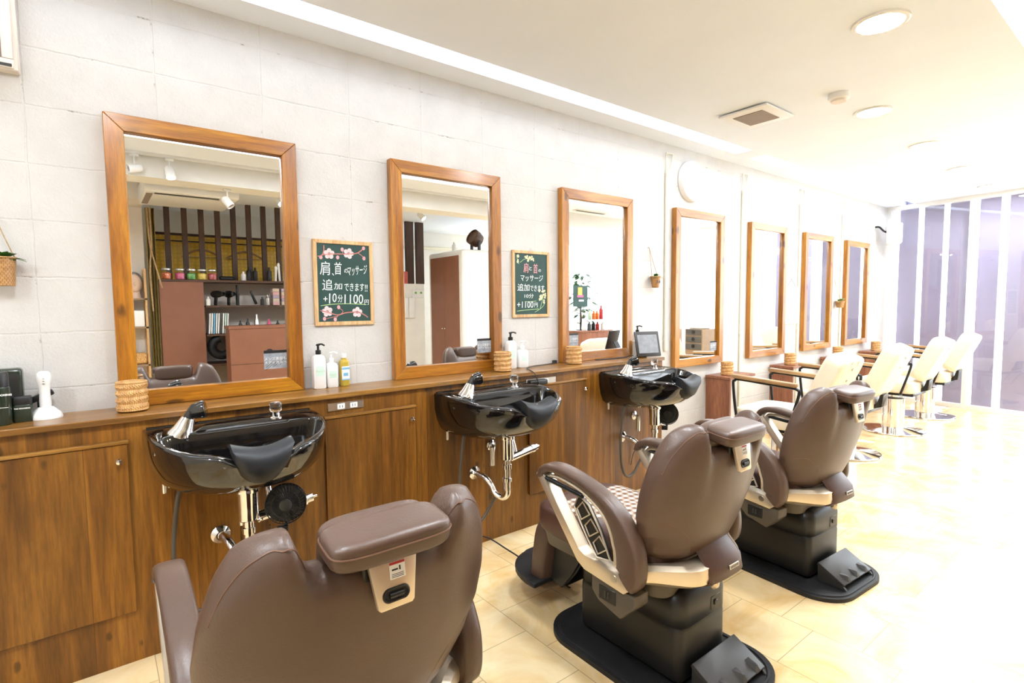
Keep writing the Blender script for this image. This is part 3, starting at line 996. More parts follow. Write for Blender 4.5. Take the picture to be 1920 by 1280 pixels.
def fan(loc, d, lab):
    t = thing('clip_fan', lab, 'fan', loc, 0, 'small black fans under the sinks')
    q = Vector(d).to_track_quat('Z', 'Y').to_matrix()
    T = lambda p: q @ Vector(p)
    b = MB()
    for r, z in ((0.073, -0.018), (0.073, 0.018), (0.05, 0.026), (0.026, 0.028)):
        b.tube([T((r * math.cos(2 * PI * i / 40), r * math.sin(2 * PI * i / 40), z)) for i in range(40)], 0.0022, 6, 0, True)
    for i in range(36):
        a = 2 * PI * i / 36
        a2 = a + 0.25
        b.tube([T((0.022 * math.cos(a), 0.022 * math.sin(a), 0.028)), T((0.052 * math.cos(a2), 0.052 * math.sin(a2), 0.026)), T((0.073 * math.cos(a2 + .1), 0.073 * math.sin(a2 + .1), 0.016)), T((0.073 * math.cos(a2 + .1), 0.073 * math.sin(a2 + .1), -0.018))], 0.0011, 5)
    b.build('guard', M_BLACKP, t)
    b = MB()
    lp = [[T((r * math.cos(2 * PI * i / 32), r * math.sin(2 * PI * i / 32), z)) for i in range(32)] for r, z in ((0.0727, -0.018), (0.068, -0.028), (0.03, -0.03), (0.0001, -0.03))]
    b.loft(lp, True).build('motor_housing', M_BLACKP, t)
    b = MB()
    lp = [[T((r * math.cos(2 * PI * i / 24), r * math.sin(2 * PI * i / 24), z)) for i in range(24)] for r, z in ((0.023, 0.024), (0.023, 0.030), (0.018, 0.033), (0.0001, 0.033))]
    b.loft(lp, True).build('hub', M_GREYP, t)
    b = MB()
    for k in range(7):
        a = 2 * PI * k / 7
        lp = []
        for r in (0.02, 0.04, 0.066):
            w_ = 0.012 + r * 0.28
            lp.append([T((r * math.cos(a) - s * w_ * math.sin(a), r * math.sin(a) + s * w_ * math.cos(a), s * 0.008 + dz)) for s, dz in ((-1, 0.0), (1, 0.0), (1, 0.0015), (-1, 0.0015))])
        b.loft(lp, True)
    b.build('blade', M_GREYP, t)
    b = MB().tube([T((0, -0.06, -0.028)), T((0.0, -0.085, -0.02)), T((-0.01, -0.095, 0.0))], 0.008, 8, 4)
    b.box(T((-0.015, -0.098, -0.005)), (0.04, 0.03, 0.025), q, 0.004)
    b.build('clip', M_BLACKP, t)
    return t


fan((0.552, 2.14, 0.575), (-0.30, -0.95, 0.12), 'small round black fan hanging under the first sink')
fan((3.045, 2.19, 0.585), (-0.75, -0.6, 0.05), 'small round black fan hanging under the third sink')
o = MB().tube([(0.50, 2.18, 0.49), (0.505, 2.22, 0.44), (0.49, 2.30, 0.38), (0.47, 2.38, 0.33), (0.46, 2.40, 0.2), (0.46, 2.405, 0.006)], 0.0025, 6, 8).build('fan_cord', M_BLACKP)
tag(o, 'thin black cord dropping from the fan under the first sink', 'cord')
o = MB().tube([(3.02, 2.24, 0.50), (3.03, 2.26, 0.44), (3.0, 2.34, 0.36), (2.96, 2.395, 0.30), (2.93, 2.405, 0.20)], 0.0025, 6, 8).build('fan_cord', M_BLACKP)
tag(o, 'thin black cord dropping from the fan under the third sink', 'cord')
o = MB().tube([(1.15, 2.409, 0.03), (1.35, 2.40, 0.055), (1.5, 2.395, 0.085), (1.62, 2.33, 0.075), (1.68, 2.2, 0.03), (1.70, 2.0, 0.006), (1.70, 1.75, 0.006)], 0.004, 8, 8).build('chair_cord', M_BLACKP)
tag(o, 'black power cord looping along the cabinet base behind the second chair', 'cord')

# ------------------------------------------------------------------ brown barber chairs (local +y faces the mirror)
def rrect(hx, y0, y1, r, n=8):
    pts = []
    for cx_, cy_, a0 in ((hx - r, y1 - r, 0), (-hx + r, y1 - r, 90), (-hx + r, y0 + r, 180), (hx - r, y0 + r, 270)):
        for i in range(n + 1):
            a = R_(a0 + 90 * i / n)
            pts.append((cx_ + r * math.cos(a), cy_ + r * math.sin(a)))
    return pts


def sstep(a, b_, x):
    t_ = max(0.0, min(1.0, (x - a) / (b_ - a)))
    return t_ * t_ * (3 - 2 * t_)


def lerp_tab(tab, x):
    for (x0, y0), (x1, y1) in zip(tab[:-1], tab[1:]):
        if x <= x1:
            t_ = (x - x0) / (x1 - x0)
            t_ = max(0, min(1, t_))
            t_ = t_ * t_ * (3 - 2 * t_) * 0.4 + t_ * 0.6
            return y0 + (y1 - y0) * t_
    return tab[-1][1]


BACK_Z0, BACK_Z1 = 0.445, 0.955
BW = [(0, 0.175), (0.12, 0.23), (0.3, 0.273), (0.5, 0.297), (0.7, 0.303), (0.85, 0.294), (0.94, 0.274), (1.0, 0.242)]


def back_pt(u, v, side, off=0.0):
    """u across -1..1, v up 0..1, side +1 front / -1 rear"""
    x = u * lerp_tab(BW, v)
    ax = abs(x)
    ztop = BACK_Z1 - 0.085 * (1 - sstep(0.125, 0.165, ax)) - 0.040 * (ax / 0.25) ** 7
    z = BACK_Z0 + v * (ztop - BACK_Z0)
    T = 0.155 - 0.035 * v
    T *= math.sqrt(max(0.0, 1 - abs(u) ** 4.5)) * math.sqrt(max(0.0, 1 - abs(2 * v - 1) ** 9))
    yc = -0.105 - 0.155 * ((z - BACK_Z0) / 0.5) + (0.03 + 0.03 * v) * u * u
    bul = 0.018 * math.sin(PI * min(1, v)) * (1 - u * u)
    y = yc + side * (T / 2 + off) + (bul if side > 0 else -bul)
    return Vector((x, y, z))


def brown_chair(lab, loc, rz):
    t = thing('barber_chair', lab, 'barber chair', loc, rz, 'brown leather barber chairs')
    # base plate
    pl = [(x, y) for x, y in rrect(0.27, -0.36, 0.42, 0.16, 10)]
    b = MB().prism(pl, (0, 0, 0), (1, 0, 0), (0, 1, 0), (0, 0, 0.018), 0.006, 2)
    b.tube([(x * .93, y * .95, 0.018) for x, y in pl], 0.006, 6, 0, True)
    b.build('base_plate', M_BLACKR, t)
    # pedestal housing, two shells
    MB().bx(-.144, .144, -.175, .302, 0.018, 0.235, 0.03, 4).build('pedestal_skirt', M_BLACKP, t)
    b = MB()
    b.loft([[Vector((x, y, z)) for x, y in rrect(0.148 - o_, -0.180 + o_, 0.306 - o_, max(0.012, 0.05 - o_ * .5), 6)] for z, o_ in ((0.222, 0.004), (0.225, 0.0), (0.298, 0.0), (0.318, 0.004), (0.336, 0.015), (0.347, 0.032), (0.351, 0.055))])
    hs = b.build('pedestal_cover', M_BLACKP, t, ang=60)
    MB().bx(-.085, .085, -.10, .20, 0.349, 0.40, 0.006, 2).build('lift_gaiter', M_BLACKR, t)
    b = MB().box((0.062, -.1785, 0.262), (0.06, 0.006, 0.05), None, 0.002, 1)
    sw = b.build('switch_plate', M_GREYP, hs)
    MB().box((0.058, -.1825, 0.262), (0.018, 0.008, 0.018), None, 0.002, 1).build('foot_switch', M_BLACKP, t)
    # foot pedal, sloped plate with pointed nubs
    b = MB()
    q = Matrix.Rotation(R_(28), 3, 'X')
    pb = MB().box((0.03, -.252, 0.068), (0.27, 0.135, 0.016), q, 0.004, 2)
    for x in (-0.105, 0.153):
        pb.prism([(-0.195, 0.018), (-0.325, 0.018), (-0.315, 0.03), (-0.195, 0.095)], (x, 0, 0), (0, 1, 0), (0, 0, 1), (0.012, 0, 0), 0.002, 1)
    pd = pb.build('pedal', M_GREYP, t)
    for i in range(3):
        x = -0.05 + 0.085 * i
        b = MB().loft([[Vector((x - .013, -.315, 0.042)), Vector((x + .013, -.315, 0.042)), Vector((x + .013, -.268, 0.068)), Vector((x - .013, -.268, 0.068))],
                       [Vector((x - .003, -.306, 0.066)), Vector((x + .003, -.306, 0.066)), Vector((x + .003, -.300, 0.068)), Vector((x - .003, -.300, 0.068))]])
        b.build('pedal_nub', M_GREYP, pd)
    # seat frame shell
    b = MB()
    b.loft([[Vector((x * k, y * k2 + .12, z)) for x, y in rrect(0.225, -0.26, 0.34, 0.06, 5)] for z, k, k2 in ((0.385, 0.55, 0.6), (0.36, 0.72, .8), (0.34, 0.82, 0.9), (0.335, 0.9, 1.0), (0.405, 1.0, 1.0))])
    b.build('seat_frame', M_TAUPE, t)
    # seat
    b = MB().sell((0, 0.19, 0.445), (0.232, 0.325, 0.068), 0.35, 40, 18)
    b.build('seat', M_LEATHD, t, ang=70)
    # leg rest and foot plate
    b = MB().sell((0, 0.515, 0.245), (0.19, 0.05, 0.17), 0.4, 36, 18, Matrix.Rotation(R_(9), 3, 'X'))
    b.build('leg_rest', M_LEATHER, t, ang=70)
    b = MB()
    for sx in (-1, 1):
        b.prism([(0.28, 0.32), (0.48, 0.34), (0.50, 0.14), (0.42, 0.12), (0.36, 0.2)], (sx * 0.135, 0, 0), (0, 1, 0), (0, 0, 1), (0.03 * -sx, 0, 0), 0.005, 1)
    b.bx(-.13, .13, .40, .48, 0.13, 0.32, 0.01, 2)
    b.build('leg_rest_linkage', M_BLACKP, t)
    fp = []
    for i in range(21):
        a = PI * i / 20
        fp.append((0.235 * math.copysign(abs(math.cos(a)) ** 0.8, math.cos(a)), 0.48 + 0.275 * math.sin(a) ** 0.85))
    b = MB().prism(fp, (0, 0, 0.125), (1, 0, 0), (0, 1, 0), (0, 0, 0.022), 0.007, 2)
    b.bx(-.10, .10, .53, .55, .147, .151).bx(-.10, .10, .575, .59, .147, .151).bx(-.08, .08, .615, .63, .147, .151)
    b.build('foot_plate', M_BLACKR, t)
    # arms
    path = [(0.362, 0.672), (0.352, 0.698), (0.332, 0.716), (0.300, 0.729), (0.238, 0.733), (0.153, 0.721), (0.082, 0.704), (0.013, 0.680), (-0.040, 0.650), (-0.080, 0.615), (-0.110, 0.575), (-0.134, 0.525), (-0.140, 0.461), (-0.132, 0.415), (-0.108, 0.385)]
    P2 = spline([Vector((0, y, z)) for y, z in path], 5)
    for sg in (-1, 1):
        X0 = sg * 0.292
        pth = []
        for i, p in enumerate(P2):
            tg = (P2[min(i + 1, len(P2) - 1)] - P2[max(i - 1, 0)]).normalized()
            pth.append(((X0, p.y, p.z), (tg.z, -tg.y)))

        def prof(tt):
            k = 0.0175 + 0.034 * sstep(0.35, 0.8, tt) - 0.012 * sstep(0.9, 1.0, tt)
            if tt < 0.06:
                k = 0.012 + 0.010 * tt / 0.06
            wx = 0.033
            out = []
            for j in range(16):
                a = 2 * PI * j / 16
                f = lambda q_: math.copysign(abs(q_) ** 0.55, q_)
                out.append((wx * f(math.cos(a)), -k + k * f(math.sin(a))))
            return out
        b = MB().sweep(pth, prof)
        arm = b.build('armrest', M_LEATHER, t, ang=60)
        # metal side frame: slanting strut and bottom bar
        fr = [(0.368, 0.676), (0.345, 0.692), (0.315, 0.678), (0.135, 0.452), (0.105, 0.437), (-0.055, 0.437), (-0.085, 0.43), (-0.098, 0.392), (-0.075, 0.372), (0.105, 0.388), (0.142, 0.408)]
        MB().prism(fr, (X0 - sg * 0.024, 0, 0), (0, 1, 0), (0, 0, 1), (sg * 0.052, 0, 0), 0.006, 2).build('arm_frame', M_CHAMP, t)
        # inner metal trim following the pad
        ins = [P2[i] for i in range(4, len(P2) - 4)]
        tr_ = []
        for i, p in enumerate(ins):
            tg = (ins[min(i + 1, len(ins) - 1)] - ins[max(i - 1, 0)]).normalized()
            tt = (i + 4) / (len(P2) - 1)
            off_ = 0.046 + 0.060 * sstep(0.35, 0.8, tt) + 0.004
            tr_.append(p + Vector((X0 + sg * 0.012, -tg.z * off_, tg.y * off_)))
        MB().tube(tr_, 0.008, 8).build('arm_trim', M_CHAMP, t)
        MB().cyl((X0 + sg * 0.018, 0.318, 0.668), (X0 + sg * 0.018, 0.120, 0.650), 0.0095, 0.0095, 14).build('arm_bar', M_BLACKM, t)
        # louvred panel behind the strut
        g = MB().prism([(0.175, 0.595), (0.15, 0.645), (0.10, 0.62), (0.045, 0.545), (0.0, 0.455), (0.06, 0.445), (0.105, 0.495), (0.14, 0.545)], (X0 - sg * .006, 0, 0), (0, 1, 0), (0, 0, 1), (sg * 0.012, 0, 0), 0.002, 1).build('arm_vent', M_BLACKP, t)
        b = MB()
        xo = X0 + sg * 0.009
        b.tube([(X0 + sg * .007, p[0], p[1]) for p in [(0.175, 0.595), (0.15, 0.645), (0.10, 0.62), (0.045, 0.545), (0.0, 0.455), (0.06, 0.445), (0.105, 0.495), (0.14, 0.545)]], 0.004, 6, 0, True)
        b.build('vent_outline', M_CHAMP, g)
        b = MB()
        for k in range(3):
            c0 = Vector((0, 0.128 - 0.040 * k, 0.592 - 0.050 * k))
            dv = Vector((0, -0.62, -0.78))
            dn = Vector((0, 0.78, -0.62))
            cs = [c0 + dv * a_ + dn * b_ for a_, b_ in ((-0.026, -0.020), (0.024, -0.024), (0.022, 0.026), (-0.018, 0.022))]
            b.tube([Vector((xo, p.y, p.z)) for p in cs], 0.0035, 6, 0, True)
        b.build('vent_rim', M_CHAMP, g)
        MB().lathe([(0.013, 0.0), (0.013, 0.003), (0.0, 0.0035)], (X0 + sg * 0.0285, -0.035, 0.412), 18, (sg, 0, 0)).build('emblem', M_STEEL, t)
        # control box under the arm
        cbx = MB().prism([(0.075, 0.385), (-0.115, 0.375), (-0.115, 0.335), (-0.055, 0.275), (0.045, 0.30), (0.075, 0.33)], (X0 - sg * 0.055, 0, 0), (0, 1, 0), (0, 0, 1), (sg * 0.075, 0, 0), 0.006, 2).build('control_box', M_TAUPE, t)
        b = MB().box((X0 + sg * 0.021, 0.0, 0.338), (0.005, 0.075, 0.05), None, 0.002, 1)
        b.build('control_panel', M_BLACKP, cbx)
        b = MB().box((X0 + sg * 0.0245, 0.008, 0.338), (0.003, 0.008, 0.022), None, 0.001, 1).box((X0 + sg * 0.0245, -0.006, 0.338), (0.003, 0.008, 0.022), None, 0.001, 1)
        b.build('control_switch', M_GREYP, cbx)
    # cross bar behind the lower back
    b = MB()
    lp = []
    for i in range(41):
        x = -0.285 + 0.57 * i / 40
        k = sstep(0.10, 0.285, abs(x))
        yr = -0.243 + 0.115 * k + 0.25 * x * x
        zt_, zb_ = 0.462 - 0.004 * k, 0.382 + 0.012 * k
        lp.append([Vector((x, y, z)) for y, z in ((yr + .075 - .02 * k, zb_ + .008), (yr + .030, zb_), (yr + .004, zb_ + .016), (yr, zb_ + .035), (yr + .004, zt_ - .012), (yr + .028, zt_), (yr + .075 - .02 * k, zt_ - .004))])
    b.loft(lp, True)
    b.build('back_cross_bar', M_CHAMP, t)
    b = MB().tube([(0.0, -0.20, 0.39), (0.0, -0.215, 0.365), (0.0, -0.205, 0.352)], 0.015, 12, 4)
    b.build('release_lever', M_CHAMP, t)
    # backrest
    nu, nv = 44, 44
    b = MB()
    us = lambda s_: math.sin((s_ - 0.5) * PI)
    vsn = lambda s_: 0.5 + 0.5 * math.sin((s_ - 0.5) * PI)
    b.grid(lambda i, j: back_pt(us(i), vsn(j), 1), nu, nv)
    b.grid(lambda i, j: back_pt(us(i), vsn(j), -1), nu, nv)
    bk = b.build('backrest', M_LEATHER, t, ang=80)
    # stitched seams
    for sg in (-1, 1):
        b = MB()
        pts = [back_pt(sg * u, v, -1, -0.0005) for u, v in ((0.95, 0.84), (0.92, 0.90), (0.85, 0.94), (0.78, 0.955), (0.72, 0.962), (0.66, 0.955), (0.60, 0.96), (0.545, 0.985))]
        b.tube(pts, 0.0017, 6, 5)
        b.build('seam', M_PIPING, bk)
        b = MB()
        pts = [back_pt(sg * u, v, -1, -0.0005) for u, v in ((0.95, 0.405), (0.90, 0.39), (0.80, 0.36), (0.62, 0.26), (0.48, 0.12), (0.44, 0.04))]
        b.tube(pts, 0.0013, 6, 5)
        b.build('seam', M_PIPING, bk)
    # lumbar flap wrapping the bar at the back
    b = MB()
    lp = []
    for i in range(17):
        u = -1 + 2 * i / 16
        x = 0.105 * u * (1.0)
        e = 0.006 * math.sqrt(max(0, 1 - u ** 6)) + 0.002
        y0 = 0.5 * x * x
        mid = [Vector((x * .85 + .02, -0.186 + y0 * 5, 0.530)), Vector((x * .98 + .02, -0.214 + y0 * 4, 0.492)), Vector((x * 1.0 + .02, -0.245 + y0 * 2, 0.448)), Vector((x * .98 + .02, -0.250 + y0, 0.400)), Vector((x * .95 + .02, -0.215 + y0, 0.376))]
        lp.append([m_ + Vector((0, -e, -e * .3)) for m_ in mid] + [m_ + Vector((0, e, e * .3)) for m_ in reversed(mid)])
    b.loft(lp, True).build('lumbar_flap', M_LEATHD, t, ang=70)
    b = MB().box((0.045, -0.2575, 0.430), (0.058, 0.004, 0.016), Matrix.Rotation(R_(-8), 3, 'X'), 0.001, 1)
    b.build('badge', M_STEEL, t)
    b = MB()
    for k in range(6):
        b.box((0.045 - 0.022 + k * 0.0088, -0.2600, 0.430), (0.0035, 0.001, 0.009), Matrix.Rotation(R_(-8), 3, 'X'))
    b.build('badge_letters', M_INK, t, smooth=False)
    # headrest
    hr = MB().sell((0.008, -0.277, 0.908), (0.119, 0.054, 0.029), 0.42, 44, 20, Matrix.Rotation(R_(9), 3, 'X')).sell((0.008, -0.222, 0.887), (0.110, 0.036, 0.050), 0.42, 40, 18, Matrix.Rotation(R_(12), 3, 'X')).build('headrest', M_LEATHER, t, ang=80)
    q = Matrix.Rotation(R_(9), 3, 'X')
    pts = []
    for k in range(40):
        a = 2 * PI * k / 40
        f = lambda q_: math.copysign(abs(q_) ** 0.42, q_)
        pts.append(Vector((0.008, -0.277, 0.908)) + q @ Vector((0.1195 * f(math.cos(a)), 0.0545 * f(math.sin(a)), 0.006)))
    MB().tube(pts, 0.0018, 6, 0, True).build('headrest_seam', M_PIPING, hr)
    MB().bx(-.045, .045, -.285, -.22, 0.83, 0.89, 0.004, 1).build('headrest_post', M_BLACKP, t)
    # adjusting plate below the headrest
    tz = 0.872
    ry = lambda z: back_pt(0, (z - BACK_Z0) / (BACK_Z1 - 0.085 - BACK_Z0), -1).y
    th = math.atan2(ry(0.78) - ry(0.86), 0.08)
    o0 = Vector((0.008, ry(0.82) - 0.006, 0.836))
    uy = Vector((0, -math.sin(th), math.cos(th)))
    un = Vector((0, -math.cos(th), -math.sin(th)))
    plt = MB().prism([(-0.050, 0.046), (0.050, 0.046), (0.036, -0.050), (0.031, -0.055), (-0.031, -0.055), (-0.036, -0.050)], o0, (1, 0, 0), uy, un * 0.012, 0.0025, 2).build('headrest_plate', M_CHAMP, t)
    oo = o0 + un * 0.012
    ring = []
    for k in range(28):
        a = 2 * PI * k / 28
        cxx = 0.014 if math.cos(a) > 0 else -0.014
        ring.append(oo + Vector((1, 0, 0)) * (cxx + 0.0105 * math.cos(a)) + uy * (-0.030 + 0.0105 * math.sin(a)))
    MB().tube(ring, 0.0030, 8, 0, True).build('handle_rim', M_BLACKP, plt)
    ins = [oo + (p - oo - uy * -0.030) * 0.93 + uy * -0.030 for p in ring]
    MB().loft([[p + un * 0.0004 for p in ins], [p + un * 0.0012 for p in ins]], True).build('handle_recess', M_INK, plt)
    MB().cyl(oo + Vector((-0.014, 0, 0)) + uy * -0.030 + un * .002, oo + Vector((0.014, 0, 0)) + uy * -0.030 + un * .002, 0.0050, 0.0050, 12).build('handle', M_BLACKP, plt)

    def quad(cx_, cz_, w_, h_, lift):
        return [oo + Vector((cx_ + a_ * w_ / 2, 0, 0)) + uy * (cz_ + b_ * h_ / 2) + un * lift for a_, b_ in ((-1, -1), (1, -1), (1, 1), (-1, 1))]
    st = MB().loft([quad(0.006, 0.012, 0.031, 0.031, 0.0002), quad(0.006, 0.012, 0.031, 0.031, 0.0007)]).build('warning_sticker', M_PAPER, plt, smooth=False)
    MB().loft([quad(0.006, 0.0245, 0.030, 0.0045, 0.0008), quad(0.006, 0.0245, 0.030, 0.0045, 0.0011)]).build('sticker_header', M_RED, st, smooth=False)
    b = MB()
    for k in range(3):
        c0 = quad(0.006, -0.0005 + k * 0.0028, 0.024, 0.001, 0.0008)
        c1 = quad(0.006, -0.0005 + k * 0.0028, 0.024, 0.001, 0.0010)
        b.loft([c0, c1])
    c0 = quad(0.001, 0.013, 0.012, 0.003, 0.0008)
    c1 = quad(0.001, 0.013, 0.012, 0.003, 0.0010)
    b.loft([c0, c1])
    c0 = quad(0.011, 0.0145, 0.003, 0.008, 0.0008)
    c1 = quad(0.011, 0.0145, 0.003, 0.008, 0.0010)
    b.loft([c0, c1])
    b.build('sticker_print', M_INK, st, smooth=False)
    return t


C1, C2, C3 = (0.405, 1.19, 0), (1.655, 1.20, 0), (2.76, 1.235, 0)
ch = brown_chair('brown leather barber chair nearest the camera, seen from behind before the first sink', C1, R_(0))
dup(ch, C2, R_(0), 'brown leather barber chair with a checked seat cloth, middle of the three brown chairs')
dup(ch, C3, R_(-4), 'brown leather barber chair farthest back of the three, next to the cream chairs')

# checked cloth on the middle chair's seat
b = MB()
b.grid(lambda i, j: Vector((-0.20 + 0.40 * i, -0.06 + 0.44 * j, 0.5165 + 0.004 * math.sin(9 * i) * math.cos(7 * j) + 0.0 - 0.010 * (2 * i - 1) ** 6)), 24, 24)
b.grid(lambda i, j: Vector((-0.20 + 0.40 * i, -0.06 + 0.44 * j, 0.5125 + 0.004 * math.sin(9 * i) * math.cos(7 * j) - 0.010 * (2 * i - 1) ** 6)), 24, 24)
o = b.build('seat_cloth', M_CHECK, None, C2)
tag(o, 'brown and white checked cloth lying on the middle brown chair', 'cloth')


# ------------------------------------------------------------------ cream salon chairs
def cream_chair(lab, loc, rz):
    t = thing('salon_chair', lab, 'salon chair', loc, rz, 'cream salon chairs on chrome bases')
    MB().lathe([(0.0, 0.0), (0.285, 0.0), (0.29, 0.008), (0.285, 0.016), (0.20, 0.03), (0.13, 0.042), (0.085, 0.05), (0.0, 0.05)], n=48).build('base_disc', M_CHROME, t)
    MB().lathe([(0.098, 0.045), (0.098, 0.34), (0.09, 0.35), (0.05, 0.355), (0.05, 0.40), (0.0, 0.40)], n=32).build('pump_column', M_CHROME, t)
    MB().tube([(0.09, -0.02, 0.10), (0.18, -0.10, 0.09), (0.25, -0.16, 0.075)], 0.009, 10, 4).build('pump_lever', M_CHROME, t)
    MB().bx(-.20, .20, -.22, .22, 0.395, 0.425, 0.006, 2).build('seat_frame', M_BLACKM, t)
    MB().sell((0, 0.02, 0.485), (0.25, 0.265, 0.066), 0.25, 40, 16).build('seat', M_CREAM, t, ang=60)
    q = Matrix.Rotation(R_(24), 3, 'X')
    bk = MB().sell((0, -0.315, 0.765), (0.200, 0.068, 0.222), 0.28, 44, 22, q).build('backrest', M_CREAM, t, ang=60)
    b = MB()
    for sx in (-0.055, 0.055):
        b.tube([Vector((0, -0.315, 0.775)) + q @ Vector((sx, -0.069, z)) for z in (-0.20, 0.0, 0.20)], 0.003, 6, 3)
    b.build('back_seam', M_WARMW, bk)
    b = MB().lathe([(0.013, 0), (0.013, 0.01), (0.0, 0.012)], Vector((0, -0.315, 0.775)) + q @ Vector((0.0, -0.068, 0.14)), 14, q @ Vector((0, -1, 0)))
    b.lathe([(0.010, 0), (0.010, 0.01), (0.0, 0.012)], Vector((0, -0.315, 0.775)) + q @ Vector((0.0, -0.068, 0.05)), 14, q @ Vector((0, -1, 0)))
    b.build('back_button', M_STEEL, bk)
    MB().prism([(-0.15, 0.40), (-0.30, 0.455), (-0.31, 0.56), (-0.285, 0.56), (-0.265, 0.475), (-0.15, 0.43)], (-0.06, 0, 0), (0, 1, 0), (0, 0, 1), (0.12, 0, 0), 0.004, 1).build('back_hinge', M_BLACKM, t)
    for sg in (-1, 1):
        X0 = sg * 0.285
        pts = [(X0 - sg * .06, 0.19, 0.412), (X0, 0.205, 0.43), (X0, 0.235, 0.50), (X0, 0.262, 0.72), (X0, 0.25, 0.752), (X0, 0.21, 0.764), (X0, 0.0, 0.752), (X0, -0.165, 0.742), (X0, -0.20, 0.735), (X0, -0.215, 0.70), (X0, -0.16, 0.50), (X0, -0.14, 0.43), (X0 - sg * .06, -0.13, 0.412)]
        f = MB().tube(pts, 0.0105, 10, 5).build('arm_tube', M_BLACKM, t)
        MB().prism([(0.27, 0.772), (-0.20, 0.748), (-0.20, 0.776), (0.27, 0.800)], (X0 - 0.024, 0, 0), (0, 1, 0), (0, 0, 1), (0.048, 0, 0), 0.006, 2).build('armrest', M_ARMW, t)
    MB().tube([(-.13, 0.30, 0.30), (-.13, 0.40, 0.16), (-.13, 0.43, 0.11), (0.13, 0.43, 0.11), (.13, 0.40, 0.16), (.13, 0.30, 0.30), (.12, 0.15, 0.40)], 0.011, 10, 4).build('footrest', M_CHROME, t)
    return t


cc = cream_chair('cream salon chair nearest the brown chairs, wooden armrests, facing the fourth mirror', (4.05, 1.86, 0), 0)
dup(cc, (5.18, 1.875, 0), 0, 'second cream salon chair from the brown chairs, facing the fifth mirror')
dup(cc, (6.46, 1.885, 0), 0, 'third cream salon chair, tall chrome column in view, facing the sixth mirror')
dup(cc, (7.58, 1.90, 0), 0, 'last cream salon chair, right in front of the shop window')

# ------------------------------------------------------------------ wall tables by the cream chairs
for x0, x1, lab in [(4.215, 4.62, 'brown wall table under the fourth mirror'), (5.36, 5.78, 'brown wall table under the fifth mirror'),
                    (6.53, 6.95, 'brown wall table under the sixth mirror'), (7.66, 8.05, 'brown wall table under the seventh mirror, by the window')]:
    t = thing('wall_table', lab, 'table', (x0, YW - .014, 0), 0, 'brown wall tables by the cream chairs')
    MB().bx(-.012, x1 - x0, -0.235, 0, 0.68, 0.704, 0.003, 1).build('table_top', M_SHELF, t)
    MB().bx(0.0, 0.022, -0.225, 0, 0.0, 0.6795).build('side_panel', M_SHELF, t, smooth=False)
    MB().bx(0.0225, x1 - x0 - .03, -0.022, 0, 0.64, 0.6795).build('wall_cleat', M_WARMW, t, smooth=False)


# ------------------------------------------------------------------ rattan cups
def basket(lab, loc, r=0.048, h=0.108, grp='woven rattan cups'):
    b = MB()
    n, rows = 64, 40
    lp = []
    for j in range(rows + 1):
        z = h * j / rows
        band = abs(math.sin(PI * 4.0 * j / rows))
        lp.append([Vector(((r + 0.0035 * band + 0.0016 * (1 if i % 2 else -1) * band) * math.cos(2 * PI * i / n + 0.12 * math.sin(PI * 8 * j / rows)),
                           (r + 0.0035 * band + 0.0016 * (1 if i % 2 else -1) * band) * math.sin(2 * PI * i / n + 0.12 * math.sin(PI * 8 * j / rows)), z)) for i in range(n)])
    rin = [[Vector((q_ * math.cos(2 * PI * i / n), q_ * math.sin(2 * PI * i / n), z)) for i in range(n)] for q_, z in ((r - .003, h), (r - 0.006, h - .004), (r - 0.006, 0.01))]
    b.loft(lp + rin, True)
    for z in (0.003, h):
        b.tube([(r * math.cos(2 * PI * i / 40), r * math.sin(2 * PI * i / 40), z) for i in range(40)], 0.0042, 6, 0, True)
    o = b.build('rattan_cup', M_RATTAN, None, loc, ang=70)
    return tag(o, lab, 'basket', grp)


b0 = basket('woven rattan cup on the worktop in front of the first mirror', (0.103, 2.515, ZT + .004))
for loc, lab in [((1.905, 2.53, ZT + .004), 'woven rattan cup on the worktop at the right foot of the second mirror'),
                 ((2.492, 2.525, ZT + .004), 'woven rattan cup on the worktop at the left foot of the third mirror'),
                 ((4.33, 2.50, 0.708), 'woven rattan cup on the wall table under the fourth mirror'),
                 ((5.50, 2.50, 0.708), 'woven rattan cup on the wall table under the fifth mirror'),
                 ((6.66, 2.50, 0.708), 'woven rattan cup on the wall table under the sixth mirror'),
                 ((7.83, 2.50, 0.708), 'woven rattan cup on the wall table under the seventh mirror')]:
    dup(b0, loc, None, lab)


